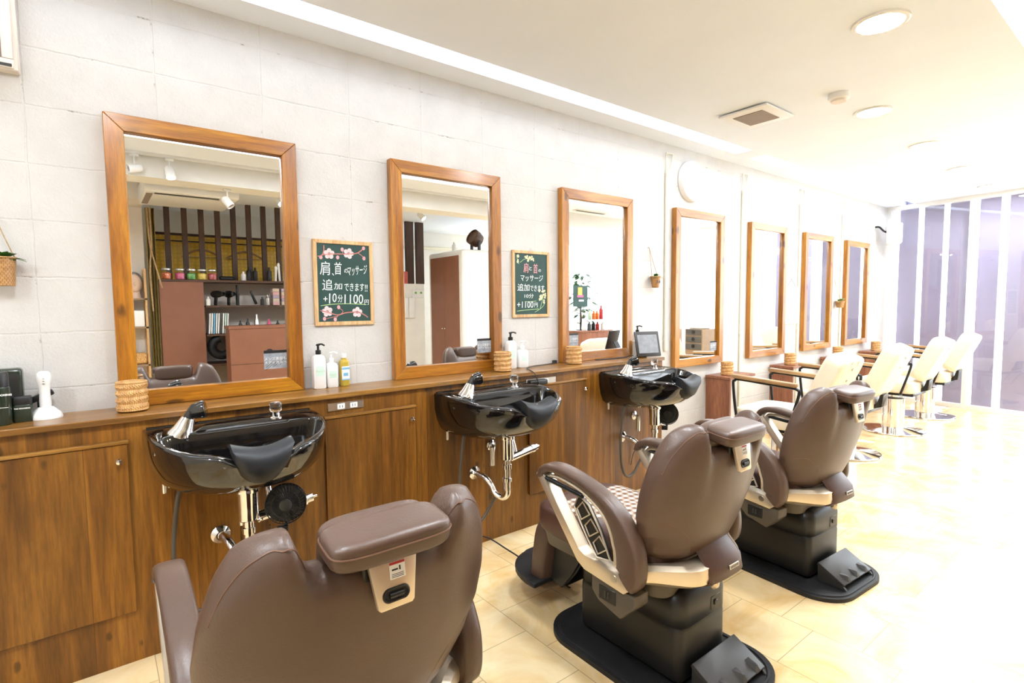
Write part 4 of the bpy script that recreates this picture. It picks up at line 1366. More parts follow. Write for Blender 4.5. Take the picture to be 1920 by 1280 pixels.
# ------------------------------------------------------------------ bottles and gadgets on the worktop
def pump_bottle(lab, loc, w_, d_, h, mat, pump, label=None, text=None, rnd=False, ph=0.055):
    t = thing('pump_bottle', lab, 'bottle', (loc[0], loc[1], loc[2] + .0005), 0, 'pump bottles on the worktop')
    b = MB()
    lp = []
    for z, k in ((0, 0.9), (0.004, 1.0), (h * .86, 1.0), (h * .94, 0.85), (h * .98, 0.5), (h, 0.36)):
        rr = rrect(w_ / 2 * k, -d_ / 2 * k, d_ / 2 * k, min(w_, d_) / 2 * k * (0.98 if rnd else 0.45), 6)
        lp.append([Vector((x, y, z)) for x, y in rr])
    b.loft(lp, True).build('bottle_body', mat, t)
    r = w_ * 0.21
    p = MB().lathe([(r, h), (r * 1.05, h + .004), (r * 1.05, h + .018), (r * .8, h + .021), (r * .45, h + .021), (r * .45, h + ph - .014), (0, h + ph - .014)], n=20)
    p.sph((0, 0, h + ph - .010), (r * 0.85, r * .85, .006), 14, 8)
    p.tube([(0, 0, h + ph - .008), (0.012, -0.014, h + ph - .006), (0.02, -.03, h + ph - .012)], 0.0042, 8, 4)
    p.build('pump', pump, t)
    if label:
        lb = MB().bx(-w_ * .33, w_ * .33, -d_ / 2 - .0008, -d_ / 2 - .0001, h * .38, h * .66).build('bottle_label', label, t, smooth=False)
        if text:
            text_obj('lettering', text, h * .11, M_SOAPG, lb, wall_m(0, -d_ / 2 - .0012, h * .52), 0.0001)
    return t


pump_bottle('tall white bottle with a black pump, right of the first mirror', (0.842, 2.59, ZT), 0.058, 0.046, 0.165, M_WHITEP, M_BLACKP, M_PALEGREEN, 'Ayura')
pump_bottle('shorter white bottle with a white pump beside the yellow bottle', (0.905, 2.595, ZT), 0.054, 0.044, 0.122, M_WHITEP, M_WHITEP, M_PALEGREEN, 'Hyper')
t = thing('lotion_bottle', 'clear yellow lotion bottle with a blue label, under the first chalkboard', 'bottle', (0.970, 2.60, ZT + .0005))
MB().loft([[Vector((x, y, z)) for x, y in rrect(0.0225 * k, -.02 * k, .02 * k, 0.012 * k, 6)] for z, k in ((0, .92), (.004, 1), (.115, 1), (.127, .8), (.131, .5), (.14, .5))]).build('bottle_body', M_YELLOWLIQ, t)
MB().lathe([(.012, .1395), (.012, .158), (.01, .16), (0, .16)], n=18).build('cap', M_WHITEP, t)
lb = MB().bx(-.019, .019, -.0212, -.0202, .03, .098).build('bottle_label', M_PAPER, t, smooth=False)
MB().bx(-.019, .019, -.0216, -.0213, .082, .092).bx(-.012, .012, -.0216, -.0213, .05, .066).bx(-.019, .019, -.0216, -.0213, .03, .036).build('label_print', M_BLUE, lb, smooth=False)
pump_bottle('tall white bottle with a black pump, right of the second mirror', (2.02, 2.60, ZT), 0.066, 0.05, 0.175, M_WHITEP, M_BLACKP, M_PALEGREEN)
pump_bottle('short white bottle with a small green label, right of the second mirror', (2.11, 2.60, ZT), 0.075, 0.05, 0.115, M_WHITEP, M_WHITEP, M_PALEGREEN)
pump_bottle('white bottle with a black pump behind the tablet', (3.235, 2.60, ZT), 0.06, 0.045, 0.175, M_WHITEP, M_BLACKP)
o = MB().bx(3.185, 3.215, 2.56, 2.635, ZT + .0005, ZT + .115, .003, 1).build('carton', M_PAPER)
tag(o, 'small white carton between the third mirror and the tablet', 'carton')

# tablet
t = thing('tablet', 'grey tablet leaning on a stand at the end of the worktop', 'tablet', (3.165, 2.435, ZT + .001), R_(-18))
q = Matrix.Rotation(R_(-14), 3, 'X')
MB().box((0, 0.022, 0.098), (0.205, 0.012, 0.185), q, 0.006, 2).build('tablet_body', M_GREYP, t)
MB().box(Vector((0, 0.022, 0.098)) + q @ Vector((0, -.0063, 0)), (0.165, 0.001, 0.135), q).build('screen', M_SCREEN, t, smooth=False)
MB().box((0, 0.075, 0.05), (0.09, 0.006, 0.115), Matrix.Rotation(R_(28), 3, 'X'), 0.002, 1).build('stand', M_BLACKP, t)
o = MB().tube([(3.09, 2.50, 0.952), (3.06, 2.525, 0.956), (3.03, 2.535, 0.948), (2.95, 2.55, 0.9435), (2.75, 2.575, 0.9435)], 0.004, 8, 6).build('tablet_cable', M_BLACKP)
tag(o, 'black charging cable running from the tablet along the worktop', 'cable')

# dark bottles and the facial device on the left end
t = thing('styling_bottle', 'tall dark green bottle at the left end of the worktop', 'bottle', (-0.268, 2.505, ZT + .0005), 0, 'dark green bottles at the left end')
MB().lathe([(0.0, 0), (.028, 0), (.031, .004), (.031, .128), (.026, .134), (0, .134)], n=28).build('bottle_body', M_GREENB, t)
MB().lathe([(.0285, .133), (.029, .175), (.026, .182), (0, .182)], n=28).build('cap', M_BLACKP, t)
text_obj('lettering', 'THE GROOMING', 0.0085, M_PAPER, t, wall_m(0.004, -.0318, .105), 0.0001, bold=0.0004)
MB().bx(-.018, .026, -.0318, -.0310, .0615, .063).build('label_line', M_PAPER, t, smooth=False)
t = thing('styling_jar', 'small dark green bottle next to the white facial device', 'bottle', (-0.212, 2.535, ZT + .0005), 0, 'dark green bottles at the left end')
MB().loft([[Vector((x, y, z)) for x, y in rrect(0.026 * k, -.018 * k, .018 * k, 0.008 * k, 5)] for z, k in ((0, .94), (.003, 1), (.058, 1), (.061, .9))]).build('bottle_body', M_GREENB, t)
MB().loft([[Vector((x, y, z)) for x, y in rrect(0.0262 * k, -.018 * k, .018 * k, 0.008 * k, 5)] for z, k in ((0.061, 1), (.086, 1), (.089, .9))]).build('cap', M_BLACKP, t)
text_obj('lettering', 'THE GROOMING', 0.0055, M_PAPER, t, wall_m(0.0, -.0184, .048), 0.0001, bold=0.0003)
t = thing('display_case', 'dark smoked box standing behind the green bottles at the left edge', 'box', (-0.285, 2.60, ZT + .0005))
MB().bx(-.045, .075, -.03, .03, 0, .185, .012, 3).build('case', M_GREENB, t)
MB().bx(-.035, .065, -.0312, -.0302, .02, .165, .0003, 1).build('case_front', M_GREYP, t)
t = thing('clipper', 'black clipper lying behind the small green bottle', 'clipper', (-0.165, 2.60, ZT + .0005))
MB().box((0.0, 0.0, 0.075), (0.075, 0.022, 0.022), Matrix.Rotation(R_(-25), 3, 'Y'), .005, 2).build('clipper_body', M_BLACKP, t)
MB().bx(-.012, .012, -.01, .01, 0, .066, .004, 1).build('stand', M_BLACKP, t)
t = thing('facial_device', 'white handheld facial device upright on its stand', 'facial device', (-0.152, 2.555, ZT + .0005))
MB().lathe([(0.0, 0), (.047, 0), (.0475, .006), (.043, .018), (.030, .032), (.022, .04), (0, .042)], n=32).build('stand', M_WHITEP, t)
MB().lathe([(.0165, .038), (.017, .06), (.0155, .09), (.0165, .118), (.0205, .138), (.0212, .150), (.019, .163), (.012, .170), (0, .172)], n=32).build('handset', M_WHITEP, t)
b = MB()
for z in (.127, .136, .145):
    b.box((0.0, -.0195, z), (.007, .003, .005), None, .001, 1)
b.build('button', M_STEEL, t)


# ------------------------------------------------------------------ chalkboards
def blossom(b, bc, cx_, cz_, r, y, a0=0.0):
    for k in range(5):
        a = a0 + 2 * PI * k / 5
        x, z = cx_ + 0.62 * r * math.cos(a), cz_ + 0.62 * r * math.sin(a)
        b.loft([[Vector((x + r * .42 * math.cos(q), y + dy, z + r * .42 * math.sin(q))) for q in [2 * PI * i / 12 for i in range(12)]] for dy in (0, -.0005)], True)
    for k in range(5):
        a = a0 + 2 * PI * k / 5
        bc.tube([(cx_, y - .0008, cz_), (cx_ + .6 * r * math.cos(a), y - .0008, cz_ + .6 * r * math.sin(a))], 0.0009, 5)


def chalk_stroke(b, pts, y, r, sub=6):
    b.tube([(p[0], y, p[1]) for p in pts], r, 6, sub)


def chalkboard(lab, x0, x1, z0, z1, tilt=0.0, frame=M_BOARDF, panel=M_CHALK):
    t = thing('chalkboard', lab, 'chalkboard', ((x0 + x1) / 2, YW - .001, z0), 0, 'menu chalkboards on the wall')
    t.rotation_euler = (0, tilt, 0)
    W, H, s, d = x1 - x0, z1 - z0, 0.019, 0.014
    h = W / 2
    for sg in (-1, 1):
        MB().prism([(sg * h, 0), (sg * (h - s), s), (sg * (h - s), H - s), (sg * h, H)], (0, -d, 0), (1, 0, 0), (0, 0, 1), (0, d, 0), 0.0015, 1).build('frame_side', frame, t)
    for z, k in ((0, 1), (H, -1)):
        MB().prism([(-h, z), (h, z), (h - s, z + k * s), (-h + s, z + k * s)], (0, -d, 0), (1, 0, 0), (0, 0, 1), (0, d, 0), 0.0015, 1).build('frame_bar', frame, t)
    MB().bx(-h + s * .8, h - s * .8, -0.009, -0.002, s * .8, H - s * .8).build('board_panel', panel, t, smooth=False)
    hg = MB().tube([(-.018, -.006, H), (0, -.003, H + .018), (.018, -.006, H)], 0.0012, 6).build('wire_hanger', M_STEEL, t)
    return t, h, H


t, h, H = chalkboard('green chalkboard with pink blossoms and white lettering, between the first and second mirrors', 0.846, 1.150, 1.240, 1.660)
yb = -0.0096


def fit(t, s, x0, x1, z0, z1, mat=M_CHALKW, rise=0.0, bold=0.0):
    """hand lettering fitted into the box x0..x1, z0..z1 of the board"""
    o = text_obj('lettering', s, 0.05, mat, t, Matrix.Identity(4), 0.0003, 'LEFT', 1.0, 0.06, bold)
    me = o.data
    xs = [v.co.x for v in me.vertices]
    ys = [v.co.y for v in me.vertices]
    ax, bx_, ay, by = min(xs), max(xs), min(ys), max(ys)
    for v in me.vertices:
        u, w_ = (v.co.x - ax) / (bx_ - ax), (v.co.y - ay) / max(1e-6, by - ay)
        v.co = Vector((x0 + (x1 - x0) * u, yb - v.co.z, z0 + (z1 - z0) * w_ + rise * u))
    return o


def B1(a, b_, c, d):
    return ((a - 600) * .000381, (b_ - 600) * .000381, .42 - (d - 80) * .000375, .42 - (c - 80) * .000375)


for s_, bx4, rs in (('肩', (285, 415, 362, 540), 0), ('、', (440, 466, 512, 545), 0), ('首', (475, 570, 365, 530), 0), ('の', (602, 652, 450, 505), 0), ('マッサージ', (648, 915, 420, 545), .012),
                    ('追', (308, 442, 592, 738), 0), ('加', (458, 570, 640, 725), 0), ('できます', (598, 868, 640, 745), 0), ('!!', (880, 915, 655, 750), 0),
                    ('+', (318, 372, 820, 880), 0), ('1', (388, 410, 780, 910), 0), ('0', (436, 490, 778, 892), 0), ('分', (505, 570, 795, 895), 0), ('1100', (592, 850, 790, 915), 0), ('円', (865, 930, 862, 930), 0)):
    fit(t, s_, *B1(*bx4), M_CHALKW, rs)
b = MB()
chalk_stroke(b, [(-.122, .098), (-.06, .105), (.02, .107), (.112, .102)], yb, 0.0016)
b.press(yb, 0.2).build('underline', M_CHALKG, t)
b = MB()
chalk_stroke(b, [(-.128, .337), (-.108, .343), (-.098, .365), (-.097, .392)], yb, .0026)
chalk_stroke(b, [(-.108, .345), (-.07, .350), (-.03, .353), (.02, .355), (.07, .362), (.10, .383)], yb, .0028)
chalk_stroke(b, [(.075, .363), (.095, .350), (.108, .336)], yb, .0018)
chalk_stroke(b, [(-.005, .354), (-.002, .37)], yb, .0018)
chalk_stroke(b, [(-.125, .075), (-.09, .066), (-.04, .052), (.005, .062), (.06, .064), (.095, .052), (.118, .036)], yb, .0028)
chalk_stroke(b, [(-.095, .035), (-.05, .044), (-.02, .056)], yb, .0016)
chalk_stroke(b, [(-.02, .058), (-.012, .07), (-.028, .085)], yb, .0016)
chalk_stroke(b, [(-.03, .055), (-.05, .034)], yb, .0014)
b.press(yb, 0.2).build('branch_drawing', M_CHALKR, t)
bc = MB()
for cx_, cz_, r, a in ((-.072, .352, .026, .3), (.026, .358, .026, 0.0), (-.09, .070, .026, .5), (.062, .064, .026, .2)):
    b = MB()
    blossom(b, bc, cx_, cz_, r, yb, a)
    b.press(yb, 0.2).build('blossom_drawing', M_CHALKPP, t)
for cx_, cz_ in ((-.113, .333), (-.006, .376), (-.03, .336), (.105, .388), (.106, .337), (-.033, .09), (-.105, .034), (-.052, .030)):
    bc.loft([[Vector((cx_ + .008 * math.cos(q), yb + dy, cz_ + .010 * math.sin(q))) for q in [2 * PI * i / 12 for i in range(12)]] for dy in (0, -.0005)], True)
bc.press(yb, 0.3).build('bud_drawing', M_CHALKP, t)

t, h, H = chalkboard('green chalkboard with yellow flowers and pink lettering, between the second and third mirrors', 2.066, 2.372, 1.253, 1.674)

def B2(a, b_, c, d):
    return ((a - 455) * .000554, (b_ - 455) * .000554, .421 - (d - 165) * .000427, .421 - (c - 165) * .000427)


for s_, bx4, mt in (('肩', (340, 415, 345, 490), M_CHALKP), ('と', (425, 465, 395, 450), M_CHALKW), ('首', (490, 555, 350, 495), M_CHALKP), ('の', (565, 605, 430, 470), M_CHALKW),
                    ('マッサージ', (298, 635, 520, 615), M_CHALKW), ('追加', (250, 430, 652, 760), M_CHALKW), ('できます', (440, 655, 672, 762), M_CHALKW),
                    ('10分', (352, 490, 800, 866), M_CHALKW), ('+1100', (245, 485, 915, 1010), M_CHALKW), ('円', (500, 552, 935, 1005), M_CHALKW)):
    fit(t, s_, *B2(*bx4), mt)
b = MB()
chalk_stroke(b, [(-.055, .099), (0, .1), (.042, .103)], yb, .0014)
chalk_stroke(b, [(-.118, .040), (-.05, .046), (.062, .052)], yb, .0016)
chalk_stroke(b, [(.03, .032), (.07, .05), (.10, .07), (.115, .09)], yb, .0014)
chalk_stroke(b, [(.075, .053), (.085, .085), (.10, .12), (.105, .15)], yb, .0014)
chalk_stroke(b, [(-.09, .345), (-.06, .365), (-.03, .372), (.0, .374)], yb, .0014)
chalk_stroke(b, [(-.10, .335), (-.112, .36), (-.114, .385)], yb, .0014)
b.press(yb, 0.2).build('stem_drawing', M_CHALKG, t)
b = MB()
rnd = random.Random(3)
for k in range(46):
    if k < 16:
        cx_, cz_ = rnd.uniform(-.05, .03), rnd.uniform(.358, .388)
    elif k < 24:
        cx_, cz_ = rnd.uniform(-.120, -.104), rnd.uniform(.34, .39)
    else:
        f = rnd.random()
        cx_, cz_ = .09 + .026 * math.sin(k) + .004, .09 + .085 * f
    r = rnd.uniform(.005, .0085)
    b.loft([[Vector((cx_ + r * math.cos(q), yb + dy, cz_ + r * math.sin(q))) for q in [2 * PI * i / 10 for i in range(10)]] for dy in (0, -.0004 - k * 2e-6)], True)
b.build('flower_drawing', M_CHALKY, t)

M_CHALKFADE = flat('pale_board', (0.30, 0.36, 0.40), 0.5, var=0.12, vs_=8)
t, h, H = chalkboard('pale faded board on a string, between the fifth and sixth mirrors', 5.665, 5.925, 1.105, 1.49, 0.0, M_WHITEP, M_CHALKFADE)
b = MB()
for sg in (-1, 1):
    b.tube([(sg * .10, -.006, H), (0.0, -.004, H + .085)], 0.002, 6)
b.build('hanging_string', M_GREYP, t)
b = MB()
for k in range(6):
    z = .31 - .045 * k
    chalk_stroke(b, [(-.07, z), (-.03, z + .008), (.0, z - .006), (.04, z + .006), (.08, z)], yb, .0022)
b.press(yb, 0.2).build('chalk_scribble', M_CHALKW, t)


# ------------------------------------------------------------------ hanging plants
def hanging_plant(lab, x, z, r, h, hook_z, hook_x, mat=M_LEAF, nleaf=16, stencil=False, spread=1.0, taper=.85):
    t = thing('hanging_plant', lab, 'plant', (x, YW - .002, z), 0, 'small hanging plants on the wall')
    b = MB()
    n = 40
    lp = []
    for j in range(25):
        f = j / 24
        rr = r * (taper + (1 - taper) * f)
        lp.append([Vector((rr * (1 + .035 * (1 if (i + j // 2) % 2 else -1)) * math.cos(2 * PI * i / n), rr * (1 + .035 * (1 if (i + j // 2) % 2 else -1)) * math.sin(2 * PI * i / n), h * f)) for i in range(n)])
    lp += [[Vector((k * r * math.cos(2 * PI * i / n), k * r * math.sin(2 * PI * i / n), zz)) for i in range(n)] for k, zz in ((.9, h), (.88, h * .8))]
    b.loft(lp, True)
    b.tube([(r * 1.04 * math.cos(2 * PI * i / 30), r * 1.0 * math.sin(2 * PI * i / 30), h) for i in range(30)], r * .09, 6, 0, True)
    b.build('basket', M_RATTD, t, (0, -r - .006, 0), ang=70)
    b = MB()
    hx = hook_x - x
    for sg in (-1, 1):
        b.tube([(sg * r * .95, -r, h), (hx * .6 + sg * r * .3, -.02, (hook_z - z) * .62 + h * .3), (hx, -.008, hook_z - z)], r * .04 + .0005, 6, 4)
    b.build('hanging_cord', M_ROPE, t)
    MB().lathe([(.006, 0), (.006, .006), (.002, .008), (.002, .014), (0, .014)], (hx, 0, hook_z - z), 12, (0, -1, 0)).build('hook', M_WARMW, t)
    rn = random.Random(int(x * 100))
    b = MB()
    for k in range(nleaf):
        a = rn.uniform(0, 2 * PI)
        el = rn.uniform(0.15, 1.2)
        L = r * rn.uniform(0.9, 1.5) * spread
        d = Vector((math.cos(a) * math.cos(el), -abs(math.sin(a)) * math.cos(el) * .8 - .1, math.sin(el)))
        p0 = Vector((d.x * r * .3, -r, h * .95))
        s_ = d.cross(Vector((0, 0, 1)))
        s_ = s_.normalized() if s_.length > .01 else Vector((1, 0, 0))
        n_ = s_.cross(d).normalized()
        rows = []
        for f, wd in ((0, .04), (.25, .26), (.5, .36), (.75, .26), (1, .02)):
            c = p0 + d * L * f + Vector((0, 0, -.35 * L * f * f))
            rows.append([c - s_ * wd * L * .8 + n_ * .08 * L * wd, c + n_ * .0006, c + s_ * wd * L * .8 + n_ * .08 * L * wd, c - n_ * .0012])
        b.loft(rows, True)
    b.build('foliage', mat, t, ang=70)
    if stencil:
        b = MB()
        for k, wd in ((-.012, .016), (.010, .010)):
            b.bx(k - wd / 2, k + wd / 2, -2 * r * .97 - .0045, -2 * r * .97 - .0025, h * .42, h * .62)
        b.build('stencil_mark', M_LEATHD, t, smooth=False)
    return t


hanging_plant('plant in a round woven basket hanging at the left edge of the wall', -0.247, 1.418, 0.040, 0.098, 1.70, -0.262, M_LEAF, 18, False, 1.15)
hanging_plant('small green plant in a stencilled pot hanging right of the third mirror', 3.448, 1.455, 0.038, 0.085, 1.765, 3.415, M_LEAF, 18, True, 1.0, 0.68)
hanging_plant('tiny pale plant in a basket hanging before the seventh mirror', 6.92, 1.262, 0.048, 0.075, 1.60, 6.87, M_LEAFP, 12, False, 1.3, .7)

# ------------------------------------------------------------------ wall clock, conduits, box, corner unit
t = thing('wall_clock', 'plain white round clock above the fourth mirror', 'clock', (3.955, YW - .002, 2.335))
MB().lathe([(0.0, 0), (.165, 0), (.165, .03), (.158, .04), (.148, .036), (0, .034)], n=56, axis=(0, -1, 0)).build('case', M_WHITEP, t)
MB().box((-.02, -.0375, .012), (.06, .002, .004), Matrix.Rotation(R_(35), 3, 'Y')).build('clock_hand', M_WARMW, t)

for x, zb, lab in [(3.63, 0.95, 'ivory cable conduit between the third and fourth mirrors'), (4.785, 0.075, 'ivory cable conduit left of the fifth mirror'),
                   (5.955, 0.075, 'ivory cable conduit left of the sixth mirror, behind the pale board'), (7.055, 0.075, 'ivory cable conduit left of the seventh mirror')]:
    t = thing('cable_conduit', lab, 'conduit', (x, YW - .001, zb), 0, 'cable conduits on the wall')
    MB().bx(-.014, .014, -.017, 0, 0, 2.36 - zb, .003, 1).build('channel', M_CONDUIT, t)
    for zz in (2.355, 1.55, 1.05):
        MB().bx(-.017, .017, -.020, 0, zz - zb - .02, zz - zb + .004, .002, 1).build('coupling', M_CONDUIT, t)
    MB().tube([(-.008, -.009, 2.36 - zb), (-.016, -.012, 2.45 - zb), (-.018, -.012, 2.50 - zb), (-.004, -.014, 2.51 - zb)], .0045, 8, 5).tube([(.008, -.009, 2.36 - zb), (.05, -.012, 2.42 - zb), (.065, -.012, 2.50 - zb), (.06, -.014, 2.515 - zb), (-.02, -.014, 2.51 - zb)], .0045, 8, 5).build('loose_cable', M_CONDUIT, t)

t = thing('wall_box', 'white framed panel box high on the wall at the upper left', 'panel box', (-0.34, YW - .002, 2.17))
MB().bx(-.17, .178, -.045, 0, 0, .40, .003, 1).build('box_body', M_WARMW, t)
fr = MB()
fr.bx(-.165, .165, -.056, -.0455, .004, .034, .002, 1).bx(.135, .165, -.056, -.0455, .035, .395, .002, 1).bx(-.165, -.135, -.056, -.0455, .035, .395, .002, 1).bx(-.134, .134, -.056, -.0455, .205, .222, .002, 1)
fr.build('door_frame', M_WARMW, t)
MB().bx(-.134, .134, -.049, -.0456, .035, .204).build('mesh_panel', M_GREYPANEL, t, smooth=False)
MB().bx(-.134, .134, -.049, -.0456, .223, .394).build('mesh_panel', M_GREYPANEL, t, smooth=False)
MB().bx(.128, .16, -.0585, -.0562, .008, .018, .001, 1).build('latch', M_GREYP, t)

t = thing('wall_speaker', 'white boxy speaker on a bracket in the corner by the window', 'speaker', (8.22, YW - .003, 2.10))
q = Matrix.Rotation(R_(20), 3, 'Z')
MB().box((0.02, -.17, .10), (.24, .17, .26), q, .02, 3).build('speaker_body', M_WHITEP, t)
MB().tube([(-.10, 0, .20), (-.12, -.05, .19), (-.10, -.09, .14), (-.06, -.12, .12)], .012, 10, 4).build('bracket', M_BLACKM, t)

# ------------------------------------------------------------------ the other side of the room (seen in the mirrors)
M_RBROWN = flat('red_brown_panel', (0.25, 0.105, 0.062), 0.45, var=0.06, vs_=6)
M_DKSHELF = wood('dark_shelf_board', (0.06, 0.025, 0.012), (0.10, 0.045, 0.022), (0.15, 0.07, 0.035), 'x', 0.5, 0, 0.1)

b = MB().bx(2.32, 3.99, -2.12, -2.02, 0, 1.66)
struct(b.build('wall_half', M_PLASTER, smooth=False))
b = MB().bx(-0.30, 0.47, -1.95, -1.85, 0, 2.42)
b.bx(-0.30, 0.47, -1.95, -1.30, 2.42, ZC)
# opening for the alcove
struct(b.build('wall_alcove', M_WARMW, smooth=False))
b = MB().bx(XB, 7.9, -0.40, -0.12, 2.41, ZC)
struct(b.build('trim_beam', M_PLASTER, smooth=False))

# tall storage cabinet and open shelving
t = thing('storage_cabinet', 'tall red brown storage cabinet side panel reflected in the first mirror', 'cabinet', (0.79, -1.9, 0))
MB().bx(-.21, .21, -.2, .2, 0.02, 1.62).build('body', M_RBROWN, t, smooth=False)
t = thing('open_shelf', 'open tool shelf with a dark top board reflected in the first mirror', 'shelf', (1.0, -1.9, 0))
MB().bx(-.42, 1.30, -.21, .20, 1.622, 1.648, .002, 1).build('top_board', M_DKSHELF, t)
for z in (1.335, 1.005, 0.66):
    MB().bx(0.015, 1.295, -.19, .20, z, z + .022).build('shelf_board', M_DKSHELF, t, smooth=False)
MB().bx(0.012, 1.30, -.21, -.192, 0.0, 1.6215).build('back_panel', M_WARMW, t, smooth=False)
MB().bx(1.30, 1.318, -.21, .20, 0.0, 1.6215).build('side_panel', M_RBROWN, t, smooth=False)

# slats and mustard lattice behind the shelf
for i in range(20):
    x = 0.713 + 0.1715 * i
    z0 = 1.648 if x < 2.3 else 1.661
    y0 = -2.02 if x < 2.3 else -2.085
    o = MB().bx(x - (.027 if x < 3.2 else .062), x + (.027 if x < 3.2 else .062), y0 - .05, y0, z0, ZC).build('partition_slat', M_SLAT, smooth=False)
    ordn = ['first', 'second', 'third', 'fourth', 'fifth', 'sixth', 'seventh', 'eighth', 'ninth', 'tenth', 'eleventh', 'twelfth', 'thirteenth', 'fourteenth', 'fifteenth', 'sixteenth', 'seventeenth', 'eighteenth', 'nineteenth', 'twentieth'][i]
    tag(o, 'dark upright partition slat, %s from the curtain' % ordn, 'slat', 'upright slats of the partition')
t = thing('lattice_screen', 'mustard yellow openwork screen behind the upright slats', 'screen', (0.58, -2.35, 1.0))
MB().bx(0, 1.72, -.012, .012, 0.0, 1.20).build('screen_panel', M_LATT, t, smooth=False)
MB().bx(0, 1.72, -.018, .018, 1.201, 1.23).build('top_rail', M_SLAT, t, smooth=False)
MB().bx(0.0, .05, -.02, .02, -1.0, -.001).bx(1.67, 1.72, -.02, .02, -1.0, -.001).build('screen_foot', M_SLAT, t, smooth=False)


def hanger(lab, x, y, z):
    t = thing('coat_hanger', lab, 'hanger', (x, y, z), R_(12), 'coat hangers by the lattice')
    MB().tube([(-.21, 0, -.11), (-.10, 0, -.045), (0, 0, -.02), (.10, 0, -.045), (.21, 0, -.11)], .012, 8, 5).build('shoulder', M_ARMW, t)
    MB().tube([(0, 0, -.02), (0, 0, .03), (.022, 0, .055), (0, 0, .078), (-.02, 0, .06)], .003, 6, 5).build('hook', M_STEEL, t)
    MB().tube([(-.19, 0, -.11), (.19, 0, -.11)], .005, 6).build('bar', M_ARMW, t)


o = MB().bx(0.60, 2.28, -2.27, -2.255, 2.12, 2.135).build('hanging_rail', M_BLACKM, smooth=False)
tag(o, 'thin dark rail carrying the coat hangers before the mustard screen', 'rail')
hanger('dark wooden coat hanger on the rail, nearer the curtain', 1.08, -2.262, 2.055)
hanger('dark wooden coat hanger on the rail, farther from the curtain', 1.56, -2.262, 2.055)

# candy jars and tools on the top board
for x, mt, nm in [(0.66, M_ORANGE, 'orange'), (0.79, M_PINK, 'pink'), (0.90, M_GREEN, 'green'), (1.005, M_YELLOW, 'yellow'), (1.11, M_RED, 'red')]:
    t = thing('candy_jar', 'glass jar of %s sweets on the shelf top' % nm, 'jar', (x, -1.80, 1.6485), 0, 'candy jars on the shelf top')
    MB().lathe([(0, .001), (.044, .001), (.05, .008), (.05, .08), (.04, .10), (.036, .105)], n=24, cap=True).build('glass', M_PANE, t)
    MB().lathe([(0, .006), (.044, .006), (.046, .012), (.046, .068), (.03, .078), (0, .075)], n=20).build('sweets', mt, t)
    MB().lathe([(.042, .102), (.046, .104), (.046, .118), (.040, .124), (0, .126)], n=24).build('lid', M_STEEL, t)


def solo(o, lab, cat, grp=None):
    return tag(o, lab, cat, grp)


def bottle(x, y, z, r, h, mat, lab, grp='bottles on the tool shelf'):
    b = MB().lathe([(0, 0), (r * .95, 0), (r, .004), (r, h * .68), (r * .45, h * .8), (r * .4, h), (0, h)], (0, 0, 0), 18)
    return solo(b.build('bottle', mat, None, (x, y, z + .0005)), lab, 'bottle', grp)


def boxy(name, x, y, z, d, mat, lab, cat, grp=None, rz=0.0, bev=.003):
    return solo(MB().bx(-d[0] / 2, d[0] / 2, -d[1] / 2, d[1] / 2, 0, d[2], bev, 1).build(name, mat, None, (x, y, z + .0005), rz), lab, cat, grp)


def dryer(x, y, z, lab, rz):
    t = thing('hair_dryer', lab, 'hair dryer', (x, y, z + .0005), rz, 'hair dryers on the shelf')
    MB().lathe([(0, 0), (.03, 0), (.04, .02), (.04, .10), (.026, .15), (.026, .185), (.022, .185), (.022, .16), (0, .16)], (-.07, 0, .13), 20, (1, 0, 0)).build('barrel', M_BLACKP, t)
    MB().box((-.02, 0, .062), (.035, .03, .124), Matrix.Rotation(R_(8), 3, 'Y'), .008, 2).build('handle', M_BLACKP, t)
    return t


TZ = 1.648
boxy('clipper', 1.26, -1.80, TZ, (.16, .05, .05), M_BLACKP, 'black hair clipper lying on the shelf top beside the jars', 'clipper', bev=.015)
for i, (x, mt, h) in enumerate([(1.44, M_WHITEP, .11), (1.50, M_BLACKP, .17), (1.57, M_BLACKP, .16), (1.73, M_BLACKP, .17)]):
    bottle(x, -1.80, TZ, .028, h, mt, ['white tube on the shelf top, before the black ones', 'black tube on the shelf top, next to the white tube', 'black tube on the shelf top, middle of the tubes', 'black tube on the shelf top, by the white brushes'][i], 'tubes on the shelf top')
for i, (x, h) in enumerate([(1.80, .16), (1.85, .20), (1.90, .19), (1.96, .18)]):
    o = MB().cyl((0, 0, 0), (.01 * (-1) ** i, 0, h), .012, .014, 10).sph((.01 * (-1) ** i, 0, h), (.017, .012, .03), 12, 8).build('hair_brush', M_WHITEP, None, (x, -1.80, TZ + .0005))
    solo(o, 'white brush standing on the shelf top, %s of four' % ['first', 'second', 'third', 'fourth'][i], 'brush', 'white brushes on the shelf top')

